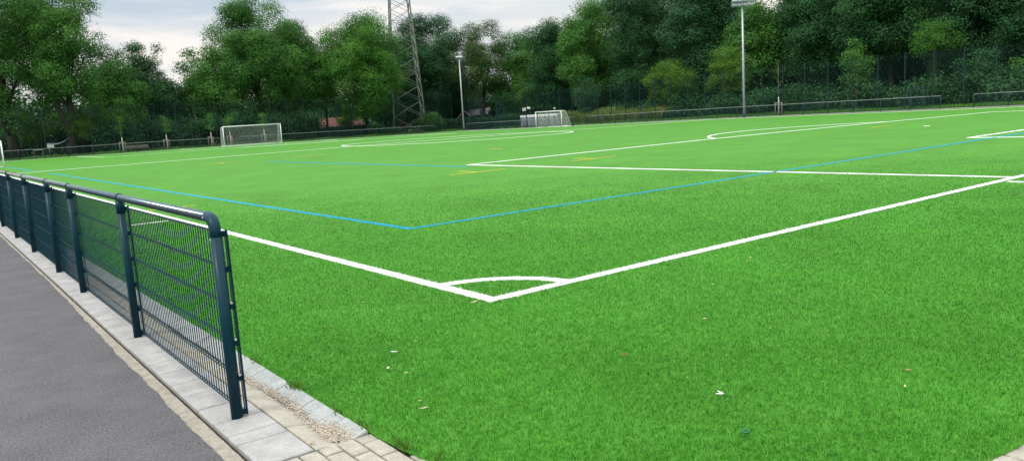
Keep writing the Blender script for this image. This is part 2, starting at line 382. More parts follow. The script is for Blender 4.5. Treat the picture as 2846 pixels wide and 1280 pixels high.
ln('yellow', 8.08, 36.12, 10.0, 36.2); ln('yellow', 9.0, 36.2, 9.08, 37.2); ln('yellow', .13, 12.84, 1.12, 12.92); ln('yellow', 18.2, 24.4, 18.28, 25.4)
ln('yellow', 31.0, 13.4, 32.6, 13.5); ln('yellow', 12.7, 36.1, 14.6, 36.2)
def pile(x, y): return .007 * float(sm((math.hypot(x - 0, y - 0) - 14) / 12))
def markings(col, mat_, name):
    V = []; F = []
    for q in polys[col]:
        if q[0] == 'r':
            _, x0, y0, x1, y1 = q
            nx = max(1, int((x1 - x0) / 1.0)); ny_ = max(1, int((y1 - y0) / 1.0)); o = len(V)
            for i in range(nx + 1):
                for j in range(ny_ + 1):
                    x = x0 + (x1 - x0) * i / nx; y = y0 + (y1 - y0) * j / ny_; V.append((x, y, g(x, y) + .006 + pile(x, y)))
            for i in range(nx):
                for j in range(ny_): a = o + i * (ny_ + 1) + j; F.append((a, a + ny_ + 1, a + ny_ + 2, a + 1))
        else:
            _, cx, cy, r0, r1, a0, a1 = q; n = max(12, int(abs(a1 - a0) * 14)); o = len(V)
            for i in range(n + 1):
                a = a0 + (a1 - a0) * i / n
                for r_ in (r0, r1): x = cx + r_ * math.cos(a); y = cy + r_ * math.sin(a); V.append((x, y, g(x, y) + .0075 + pile(x, y)))
            for i in range(n): a = o + 2 * i; F.append((a, a + 1, a + 3, a + 2))
    me = bpy.data.meshes.new(name); me.from_pydata(V, [], F); me.materials.append(mat_); me.update()
    o = link(bpy.data.objects.new(name, me)); o['kind'] = 'structure'; md = o.modifiers.new('pile', 'SOLIDIFY'); md.thickness = .024; md.offset = -1
markings('white', M['mwhite'], 'white_pitch_markings'); markings('blue', M['mblue'], 'blue_pitch_markings'); markings('yellow', M['myellow'], 'yellow_pitch_markings')
def colour_mask(x, y, col):
    k = np.zeros(len(x), bool)
    for q in polys[col]:
        if q[0] == 'r': k |= (x > q[1]) & (x < q[3]) & (y > q[2]) & (y < q[4])
        else:
            r_ = np.hypot(x - q[1], y - q[2]); a = np.arctan2(y - q[2], x - q[1])
            k |= (r_ > q[3]) & (r_ < q[4]) & (((a - q[5]) % (2 * np.pi)) <= q[6] - q[5] + 1e-6)
    return k

# ------------------------------------------------------------------ turf fibres (one mass of blades around the corner of the pitch)
def fibres():
    rg = np.random.default_rng(11)
    f2 = np.array([cf.x, cf.y]); f2 /= np.linalg.norm(f2); r2 = np.array([f2[1], -f2[0]])
    PX = []; edges = [0, 3.5, 5, 7, 9, 12, 16, 20, 24]
    for d0, d1 in zip(edges[:-1], edges[1:]):
        dens0 = 11500 * (4.5 / max(4.5, d0)) ** 1.6
        n = int(((d1 - d0) * 2 * .80 * (d1 + d0) / 2 + (d1 - d0) * 1.6) * dens0)
        D = rg.uniform(d0 ** 2, d1 ** 2, n) ** .5
        lat = rg.uniform(-1, 1, n) * (.80 * D + .8)
        x = CAM.x + f2[0] * D + r2[0] * lat; y = CAM.y + f2[1] * D + r2[1] * lat
        d = np.hypot(x - .1, y + 1.9); De = np.maximum(D, 4.5)
        keep = rg.random(n) < (max(4.5, d0) / De) ** 1.6 * np.clip((24 - D) / 15, 0, 1) ** 1.2
        k = (x > -2.06) & (y > -4.06) & ~((x < .1) & (y < -1.9) & (d > 2.165)) & (x < XE) & keep
        PX.append(np.c_[x[k], y[k], .0033 * (De[k] / 4.5) ** .62, np.full(k.sum(), .023)])
    P = np.concatenate(PX); n = len(P); x, y, bw, bh = P.T
    # blades of a tuft lean alike: lean from a slowly varying field plus chance
    a = rg.uniform(0, 2 * np.pi, n); lean = rg.uniform(.2, 1.5, n) * bh
    h = bh * rg.uniform(.45, 1.1, n) * np.clip((27 - np.hypot(x - CAM.x, y - CAM.y)) / 13, .25, 1)
    bx = np.cos(a); by = np.sin(a); px = -by; py = bx
    z0 = gz(x, y)
    hw = bw * rg.uniform(.5, 1.0, n) / 2
    V = np.zeros((n, 5, 3), np.float32)
    mx_, my_ = x + bx * lean * .35, y + by * lean * .35
    V[:, 0] = np.c_[x - px * hw, y - py * hw, z0]; V[:, 1] = np.c_[x + px * hw, y + py * hw, z0]
    V[:, 2] = np.c_[mx_ + px * hw * .9, my_ + py * hw * .9, z0 + h * .62]; V[:, 3] = np.c_[mx_ - px * hw * .9, my_ - py * hw * .9, z0 + h * .62]
    V[:, 4] = np.c_[x + bx * lean, y + by * lean, z0 + h]
    base = np.arange(n)[:, None] * 5
    T = np.concatenate([base + [0, 1, 2], base + [0, 2, 3], base + [3, 2, 4]])
    t = rg.random(n)[:, None]
    c = np.array([.024, .180, .008]) * (1 - t) + np.array([.070, .305, .022]) * t
    pale = rg.random(n) < .16; c[pale] = np.array([.15, .38, .075])
    dk = rg.random(n) < .12; c[dk] = np.array([.018, .135, .004])
    # the line fibres are ragged by a few millimetres
    jx = x + rg.normal(0, .006, n); jy = y + rg.normal(0, .006, n)
    c[colour_mask(jx, jy, 'white')] = (.80, .80, .80)
    kb = colour_mask(jx, jy, 'blue'); c[kb] = (.006, .27, .45)
    ky = colour_mask(jx, jy, 'yellow'); c[ky] = (.55, .46, .03)
    col = np.ones((n, 5, 4), np.float32); col[:, :, :3] = c[:, None, :]
    me = npmesh('turf_fibres', V, T, M['blade'], attrs={'col': ('FLOAT_COLOR', col)})
    o = link(bpy.data.objects.new('turf_fibres', me)); tag(o, 'short bright green artificial turf fibres covering the pitch', 'turf', kind='stuff')
    return n
print('fibres', fibres())

# ------------------------------------------------------------------ the near fence
def mesh_panel(w0, w1, zb, rows, vstep, wire, name, mat_, pair=.0):
    """double rod panel in the local YZ plane at x=0"""
    b = MB(); top = rows[-1]
    n = max(2, int(round((w1 - w0) / vstep)))
    for i in range(n + 1):
        y = w0 + (w1 - w0) * i / n; b.bar((0, y, zb), (0, y, top + wire), wire, wire)
    for z in rows:
        if pair:
            b.bar((-pair, w0 - .004, z), (-pair, w1 + .004, z), wire * 1.1, wire * 1.1); b.bar((pair, w0 - .004, z), (pair, w1 + .004, z), wire * 1.1, wire * 1.1)
        else: b.bar((wire, w0, z), (wire, w1, z), wire * 1.3, wire * 1.3)
    return b
posts = [-1.07, 1.34, 3.85, 5.57, 8.04, 10.44, 13.03, 15.5, 18.0]
f = empty('railing', (-2.5, -1.07, 0)); tag(f, 'dark blue green tubular railing with wire mesh panels beside the asphalt path', 'fence')
def loc(y): return y + 1.07
RZ = 1.117
pm = MB().tube([(0, 0, 0), (0, 0, RZ - .03)], .030, 20).mesh('post', M['rail'])
cm = MB(); cm.tube([(0, -.032, RZ), (0, .032, RZ)], .0325, 20, True); cm.tube([(0, 0, RZ - .12), (0, 0, RZ - .01)], .0335, 20)
cm = cm.mesh('clamp', M['rail'])
for i, y in enumerate(posts):
    if i == 0:
        e = MB(); e.tube([(0, 0, 0), (0, 0, RZ - .075)], .030, 24).build('post', M['rail'], f)
        eb = MB(); ptsb = [(0, 0, RZ - .10)] + [(0, .07 - .07 * math.cos(a), RZ - .07 + .07 * math.sin(a)) for a in np.linspace(0, math.pi / 2, 9)] + [(0, .10, RZ)]
        eb.tube(ptsb, .0308, 24).build('elbow', M['rail'], f)
        for zz, yy, xx in ((RZ - .115, 0, -.031), (RZ, .088, -.032)): MB().tube([(xx - .002, yy, zz), (xx + .004, yy, zz)], .005, 8).build('bolt', M['bolt'], f)
    else:
        o = link(bpy.data.objects.new('post', pm), f); o.location = (0, loc(y), 0)
        o = link(bpy.data.objects.new('clamp', cm), f); o.location = (0, loc(y), 0)
    fl = MB().tube([(0, loc(y), .003), (0, loc(y), .012)], .034, 16)
MB().tube([(0, .08, RZ), (0, loc(18.5), RZ)], .0270, 24).build('top_rail', M['glossrail'], f)
rows = [.03, .225, .425, .63, .835, 1.03]
for i in range(len(posts) - 1):
    a, b_ = loc(posts[i]) + (-.012 if i == 0 else .03), loc(posts[i + 1]) - .012
    p_ = mesh_panel(a, b_, .018, rows, .05, .0052, 'mesh_panel', M['rail'], .0085); o = p_.build('mesh_panel', M['rail'], f); o.location = (.043, 0, 0)
for i, y in enumerate(posts[:7]):
    for z in rows: MB().bbox((.038, loc(y) + .002, z - .002), (.026, .022, .032), .003).build('bracket', M['rail'], f)
    MB().bbox((.056, loc(y) - .006 if i == 0 else loc(y) + .012, .53), (.008, .024, 1.04), .002).build('clamping_bar', M['rail'], f)
    if i == 0:
        for z in rows[1:4]: MB().tube([(.036, -.022, z + .02), (.036, -.008, z + .02)], .007, 8).build('bolt', M['bolt'], f)

# ------------------------------------------------------------------ far railings round the pitch
def far_railing(start, d, n, step, label, first_open=True):
    """start: world xy; d: unit direction (0 = +x, 1 = +y)"""
    x0, y0 = start; root = empty('pitch_railing', (x0, y0, g(x0, y0))); tag(root, label, 'railing', 'low railings round the far sides of the pitch')
    zs = lambda k: g(x0 + (step * k if d == 0 else 0), y0 + (step * k if d == 1 else 0)) - root.location.z
    P = lambda k, z: ((step * k, 0, zs(k) + z) if d == 0 else (0, step * k, zs(k) + z))
    pmx = MB().tube([(0, 0, -.05), (0, 0, 1.08)], .03, 8).mesh('post', M['farrail'])
    for k in range(n + 1):
        o = link(bpy.data.objects.new('post', pmx), root); o.location = P(k, 0)
    MB().tube([P(k, 1.1) for k in range(n + 1)], .034, 8).build('top_rail', M['toprail'], root)
    pn = mesh_panel(.05, step - .05, .12, [.12, .32, .52, .72, .92, 1.0], .05, .0055, 'mesh_panel', M['farrail'])
    pmesh = pn.mesh('mesh_panel', M['farrail'])
    for k in range(n):
        o = link(bpy.data.objects.new('mesh_panel', pmesh), root); o.location = P(k, 0)
        dz_ = (zs(k + 1) - zs(k)) / step
        if d == 0: o.rotation_euler = (0, 0, -math.pi / 2); o.location.y += .05
        else: o.location.x += -.05
    return root
far_railing((3.3, 99), 0, 10, 2.48, 'long low dark railing in front of the big trees, left of the far goal')
far_railing((30.65, 99), 0, 12, 2.5, 'low dark railing from behind the far goal to the foot of the lattice tower')
far_railing((64.5, 71.4), 1, 10, 2.46, 'low dark railing behind the small white goal beside the thin floodlight mast')
far_railing((64.5, 25.7), 1, 17, 2.535, 'longest low dark railing, passing in front of the tall floodlight mast')
far_railing((64.5, 10.5), 1, 5, 2.53, 'short low dark railing at the right edge of the photo, beyond the gap')

# ------------------------------------------------------------------ tall ball-stop fences
def tall_fence(start, d, ks_, H, label, name='ball_fence'):
    x0, y0 = start; root = empty(name, (x0, y0, g(x0, y0) + .05)); tag(root, label, 'fence', 'tall mesh ball fences')
    st = 2.5
    def P(k): 
        x = x0 + (st * k if d == 0 else 0); y = y0 + (st * k if d == 1 else 0); return Vector((x - x0, y - y0, g(x, y) - g(x0, y0)))
    pmx = MB().box((0, 0, H / 2), (.07, .07, H + .05)).mesh('post', M['farrail'])
    pn = mesh_panel(.04, st - .04, .05, [.05 + .2 * i for i in range(int((H - .05) / .2) + 1)], .1, .006, 'mesh_panel', M['farrail']).mesh('mesh_panel', M['farrail'])
    for k in ks_:
        o = link(bpy.data.objects.new('post', pmx), root); o.location = P(k)
    for k in ks_[:-1]:
        if k + 1 not in ks_: continue
        o = link(bpy.data.objects.new('mesh_panel', pn), root); o.location = P(k)
        if d == 0: o.rotation_euler = (0, 0, -math.pi / 2)
    return root
tall_fence((68, 20.4), 1, list(range(-3, 30)), 5.0, 'tall dark mesh fence in front of the dark wood along the right side')
tall_fence((68, 97.2), 1, [0, 1, 2], 5.2, 'short end of tall mesh fence between the gate and the fence corner by the mast')
tall_fence((1.5, 103), 0, list(range(0, 27)), 5.9, 'tall dark mesh fence behind the far goal, in front of the trees')
# gates
def gate(x, y, d, wd, H, label, leaves=2):
    root = empty('mesh_gate', (x, y, g(x, y) + .03)); tag(root, label, 'gate')
    A = lambda t, z: (t, 0, z) if d == 0 else (0, t, z)
    for t in (0, wd): MB().box(A(t, H / 2), (.14, .14, H)).build('gate_post', M['farrail'], root)
    for i in range(leaves):
        a = wd * i / leaves + .09; b_ = wd * (i + 1) / leaves - .05; q = MB(); top = min(H - .1, 2.9)
        for z in (.08, 1.1, top): q.bar(A(a, z), A(b_, z), .06)
        for t in (a, b_): q.bar(A(t, .08), A(t, top), .06)
        n = int((b_ - a) / .1)
        for j in range(1, n): q.bar(A(a + (b_ - a) * j / n, .1), A(a + (b_ - a) * j / n, top), .007)
        q.build('gate_leaf', M['farrail'], root)
    MB().bar(A(0, H - .05), A(wd, H - .05), .07).build('lintel', M['farrail'], root)
    return root
gate(68, 92.6, 1, 4.3, 4.8, 'wide double mesh gate between tall posts beside the thin floodlight mast')
gate(67.85, 28.6, 1, 1.15, 1.95, 'narrow blue grey mesh gate in the tall fence behind the end of the railing', 1)
gate(24.5, 102.9, 0, 1.3, 1.95, 'narrow mesh gate in the tall fence left of the far goal', 1)

# ------------------------------------------------------------------ goals
def goal(name, loc_, rz, wd, h, dtop, dbot, label, netstep=.12, depthbar=True, r_=.05):
    root = empty(name, loc_, rz); tag(root, label, 'goal', 'white goals with nets')
    q = MB(); hw = wd / 2
    for s in (-1, 1): MB().tube([(s * hw, 0, 0), (s * hw, 0, h)], r_, 12).build('goal_post', M['white'], root)
    MB().tube([(-hw - r_, 0, h), (hw + r_, 0, h)], r_, 12).build('crossbar', M['white'], root)
    for s in (-1, 1): MB().tube([(s * hw, 0, h), (s * hw, dtop, h - .03), (s * hw, dtop + .08, h - .12), (s * hw, dbot, .04)], .03, 8).build('net_stay', M['white'], root)
    MB().tube([(-hw, dbot, .04), (hw, dbot, .04)], .042, 8).build('ground_bar', M['white'], root)
    for s in (-1, 1): MB().tube([(s * hw, 0, .04), (s * hw, dbot, .04)], .035, 8).build('side_bar', M['white'], root)
    for s in (-1, 1): MB().tube([(s * (hw + .09), dbot + .12, .16), (s * (hw - .09), dbot + .12, .16)], .16, 12).build('weight', M['black'], root)
    nb = MB(); t_ = .0065
    # back net, sloping
    n = int(wd / netstep)
    for i in range(n + 1):
        x = -hw + wd * i / n; nb.bar((x, dtop, h - .05), (x, dbot, .05), t_); nb.bar((x, 0, h), (x, dtop, h - .05), t_)
    mrows = int(h / netstep)
    for i in range(mrows + 1):
        t = i / mrows; y = dtop + (dbot - dtop) * t; z = (h - .05) * (1 - t) + .05 * t; nb.bar((-hw, y, z), (hw, y, z), t_)
    for s in (-1, 1):
        for i in range(1, mrows):
            t = i / mrows; y = dtop + (dbot - dtop) * t; z = (h - .05) * (1 - t) + .05 * t; nb.bar((s * hw, 0, z), (s * hw, y, z), t_)
        for i in range(1, int(dbot / netstep)):
            y = i * netstep; zt = h if y < dtop else h * (dbot - y) / (dbot - dtop); nb.bar((s * hw, y, .04), (s * hw, y, zt), t_)
    nb.build('net', M['net'], root); return root
goal('football_goal', (31.1, 95.1, g(31, 95)), 0, 7.4, 2.44, .75, 1.35, 'large white full size goal with net in front of the far railing', .12)
goal('football_goal', (61.5, 72.75, g(61.5, 72.75)), -math.pi / 2, 5.1, 2.02, .65, 1.7, 'small white goal with slanting net beside the pale grey ribbed wall', .12)
goal('football_goal', (1.75, 69.0, g(1.6, 68.6)), math.pi / 2, 5.1, 2.02, .65, 1.5, 'white goal cut by the left edge of the photo, beyond the near railing', .12)

# ------------------------------------------------------------------ floodlight masts
def mast(x, y, H, lamps, tiers, label, pegs):
    z = g(x, y) - .02; root = empty('floodlight_mast', (x, y, z), R(-37)); tag(root, label, 'floodlight')
    MB().tube([(0, 0, .35), (0, 0, H * .5), (0, 0, H)], [.135, .11, .075], 14).build('pole', M['galv'], root)
    MB().tube([(0, 0, -.05), (0, 0, .38)], .15, 14).build('base_sleeve', M['black'], root)
    if pegs:
        q = MB(); k = 0; zz = 2.9
        while zz < H - .3: q.bar((0, 0, zz), (.26 if k % 2 else -.26, 0, zz), .025); zz += .31; k += 1
        q.build('climbing_pegs', M['galv'], root)
    wd = .55 * lamps
    for tr in range(tiers):
        zt = H - .05 + tr * .42; MB().bar((-wd / 2, 0, zt), (wd / 2, 0, zt), .07).build('crossarm', M['galv'], root)
        for i in range(lamps):
            xx = -wd / 2 + wd * (i + .5) / lamps
            b_ = MB(); Mt = Matrix.Rotation(R(28), 3, 'X'); b_.box((xx, -.12, zt + .17), (.46, .34, .16), Mt); ob = b_.build('floodlight_head', M['galv'], root)
            MB().box((xx, -.16, zt + .085), (.40, .28, .02), Mt).build('lamp_glass', M['lampglass'], ob)
    if tiers > 1: MB().bar((0, 0, H - .1), (0, 0, H + .6), .09).build('head_bar', M['galv'], root)
    return root
mast(66, 46.2, 11.35, 4, 2, 'tall pale grey floodlight mast with climbing pegs in front of the dark wood', True)
mast(66.2, 99.3, 11.3, 2, 1, 'thin pale grey floodlight mast with two lamps right of the lattice tower', False)

# ------------------------------------------------------------------ lattice tower (pylon)
def pylon():
    root = empty('lattice_tower', (62.4, 110.0, g(64, 98)), R(-37 + 13)); tag(root, 'tall weathered steel lattice tower rising out of the top of the photo', 'lattice tower')
    H = 42.0; s0, s1 = 2.68, .85
    def hs(z): return s0 + (s1 - s0) * z / 34 if z < 34 else s1 * (1 - (z - 34) * .05)
    def cn(i, z): sx_, sy = [(-1, -1), (1, -1), (1, 1), (-1, 1)][i % 4]; return Vector((sx_ * hs(z), sy * hs(z), z))
    levels = [0]; 
    while levels[-1] < H: levels.append(levels[-1] + hs(levels[-1]) * 1.02)
    levels[-1] = H
    for i in range(4):
        q = MB()
        a, b_ = cn(i, -.3), cn(i, 34); c0 = cn(i, 34); c1 = cn(i, H)
        for p0, p1 in ((a, b_), (c0, c1)): q.bar(p0, p1, .25, .05, (b_ - a).cross(Vector((a.y, -a.x, 0)))); q.bar(p0, p1, .05, .25, (b_ - a).cross(Vector((a.y, -a.x, 0))))
        q.build('leg', M['lattice'], root)
    for i in range(4):
        q = MB()
        for k in range(len(levels) - 1):
            z0, z1 = levels[k], levels[k + 1]
            q.bar(cn(i, z0), cn(i + 1, z1), .10, .06); q.bar(cn(i + 1, z0), cn(i, z1), .10, .06)
            if k % 4 == 3: q.bar(cn(i, z1), cn(i + 1, z1), .13, .08)
        q.build('bracing', M['lattice'], root)
    for z in (16.0 * .6,):
        q = MB(); q.bar(cn(0, z), cn(2, z), .1, .06); q.bar(cn(1, z), cn(3, z), .1, .06); q.build('cross_frame', M['lattice'], root)
    for z in (30, 35, 40):
        q = MB(); q.bar((-5, 0, z), (5, 0, z), .18, .25); q.bar((-5, 0, z), (0, -.7, z - 1.4), .1); q.bar((5, 0, z), (0, .7, z - 1.4), .1); q.build('crossarm', M['lattice'], root)
pylon()

# ------------------------------------------------------------------ trees
def leaves_mesh(name, clumps, n, leaf, rg, mat_, yellow=0.0):
    """clumps: array (k,4) of centre and radius. Sprays of leaf quads on the shells of the clumps"""
    k = len(clumps); per = clumps[:, 3] ** 2; per = per / per.sum()
    ns = max(8, n // 7); ci = rg.choice(k, ns, p=per)
    d = rg.normal(size=(ns, 3)); d /= np.linalg.norm(d, axis=1)[:, None]
    flip = (d[:, 2] < -.2) & (rg.random(ns) < .35); d[flip, 2] *= -1
    rad = clumps[ci, 3] * (1 - .45 * rg.random(ns) ** 1.7)
    sp = clumps[ci, :3] + d * rad[:, None] * np.array([1, 1, .92]) + rg.normal(0, .16, (ns, 3)) * rad[:, None]
    tintc = rg.normal(.42, .12, k)[ci] + rg.normal(0, .09, ns) + .08 * d[:, 2]
    si = np.repeat(np.arange(ns), 7); m_ = len(si)
    off = np.clip(rg.normal(size=(m_, 3)), -1.5, 1.5) * leaf * np.array([2.3, 2.3, 1.3])
    c = sp[si] + off
    nrm = d[si] * .85 + rg.normal(size=(ns, 3))[si] * .33 + rg.normal(size=(m_, 3)) * .24 + np.array([0, 0, .32]); nrm /= np.linalg.norm(nrm, axis=1)[:, None]
    t = np.cross(nrm, rg.normal(size=(m_, 3))); t /= np.linalg.norm(t, axis=1)[:, None]; b_ = np.cross(nrm, t)
    s = (leaf * rg.uniform(.55, 1.25, m_))[:, None]
    V = np.stack([c - t * s * .62, c - b_ * s * .36 - nrm * s * .1, c + t * s * .62, c + b_ * s * .36 - nrm * s * .1], 1)
    tint = np.clip(np.repeat(tintc[si] + rg.normal(0, .06, m_), 4), 0, 1)
    F = np.arange(m_ * 4).reshape(-1, 4)
    return npmesh(name, V, F, mat_, attrs={'tint': ('FLOAT', tint)})
def crown_clumps(rg, zb, zt, Rr, k, shape='round', cr_=(.20, .36)):
    cl = []
    zc = (zb + zt) / 2; c = (zt - zb) / 2
    for i in range(k):
        j_ = (i * 7 + 3) % k; zf = 1 - 2 * (j_ + .5) / k; ph_ = j_ * 2.39996 + rg.uniform(-.35, .35); rf = math.sqrt(1 - zf * zf)
        d = np.array([rf * math.cos(ph_), rf * math.sin(ph_), zf]) + rg.normal(0, .12, 3); d /= np.linalg.norm(d); fac = rg.uniform(.55, .97) if i > k * .3 else rg.uniform(0, .55)
        rr = Rr * rg.uniform(*cr_)
        tz = d[2] * fac; z = zc + tz * c
        e = 1.0
        if shape == 'cone': e = max(.15, 1.0 - (z - zb) / (zt - zb)) * 1.25
        elif shape == 'oval': e = 1 - .25 * abs(tz)
        elif shape == 'flat': e = 1.0
        p = np.array([d[0] * fac * (Rr - rr * .4) * e, d[1] * fac * (Rr - rr * .4) * e, min(z, zt - rr * .72)])
        cl.append((*p, rr * (1 if shape != 'cone' else max(.35, e))))
    # a few clumps to fix the top and the sides of the outline
    cl.append((rg.uniform(-.2, .2) * Rr, rg.uniform(-.2, .2) * Rr, zt - Rr * .24, Rr * .27))
    return np.array(cl)
def tree(name, x, y, zt, Rr, zb, leafset, label, k=26, leaf=.30, dens=1.0, shape='round', trunk=None, bark='bark', seed=0, fork=False, cat='tree', group=None, z0=None, cr_=(.20, .36)):
    rg = np.random.default_rng(seed * 7919 + 13); base = g(x, y) - .07 if z0 is None else z0
    root = empty(name, (x, y, base)); tag(root, label, cat, group)
    zt -= base; zb -= base
    cl = crown_clumps(rg, zb, zt, Rr, int(k * 2.4), shape, (cr_[0] * .74, cr_[1] * 1.0))
    leaf = leaf * .66
    n = int(dens * 7.5 * (cl[:, 3] ** 2).sum() * math.pi / leaf ** 2)
    n = max(200, min(n, 150000))
    link(bpy.data.objects.new('crown', leaves_mesh('crown', cl, n, leaf, rg, LF[leafset])), root)
    tr = trunk if trunk else max(.05, Rr * .055); q = MB()
    bend = rg.uniform(-.03, .03, 2) * zt; zm = zb + (zt - zb) * .25
    mid = Vector((bend[0], bend[1], zm))
    q.tube([(0, 0, -.1), (bend[0] * .3, bend[1] * .3, zm * .35), (bend[0] * .7, bend[1] * .7, zm * .7), mid, (bend[0], bend[1], zb + (zt - zb) * .7)], [tr * 1.35, tr, tr * .85, tr * .7, tr * .2], 8)
    order = rg.permutation(len(cl))[:9]
    for i in order:
        c = Vector(cl[i, :3]); st = mid * rg.uniform(.55, 1.0); m2 = st.lerp(c, .5) + Vector((0, 0, .08 * Rr)); q.tube([st, m2, c], [tr * .42, tr * .26, tr * .08], 6)
    if fork: q.tube([(0, 0, zm * .3), (-Rr * .18, -Rr * .05, zm * .75), (-Rr * .3, 0, zb + (zt - zb) * .35)], [tr * .9, tr * .7, tr * .3], 8)
    q.build('trunk', M[bark], root)
    return root
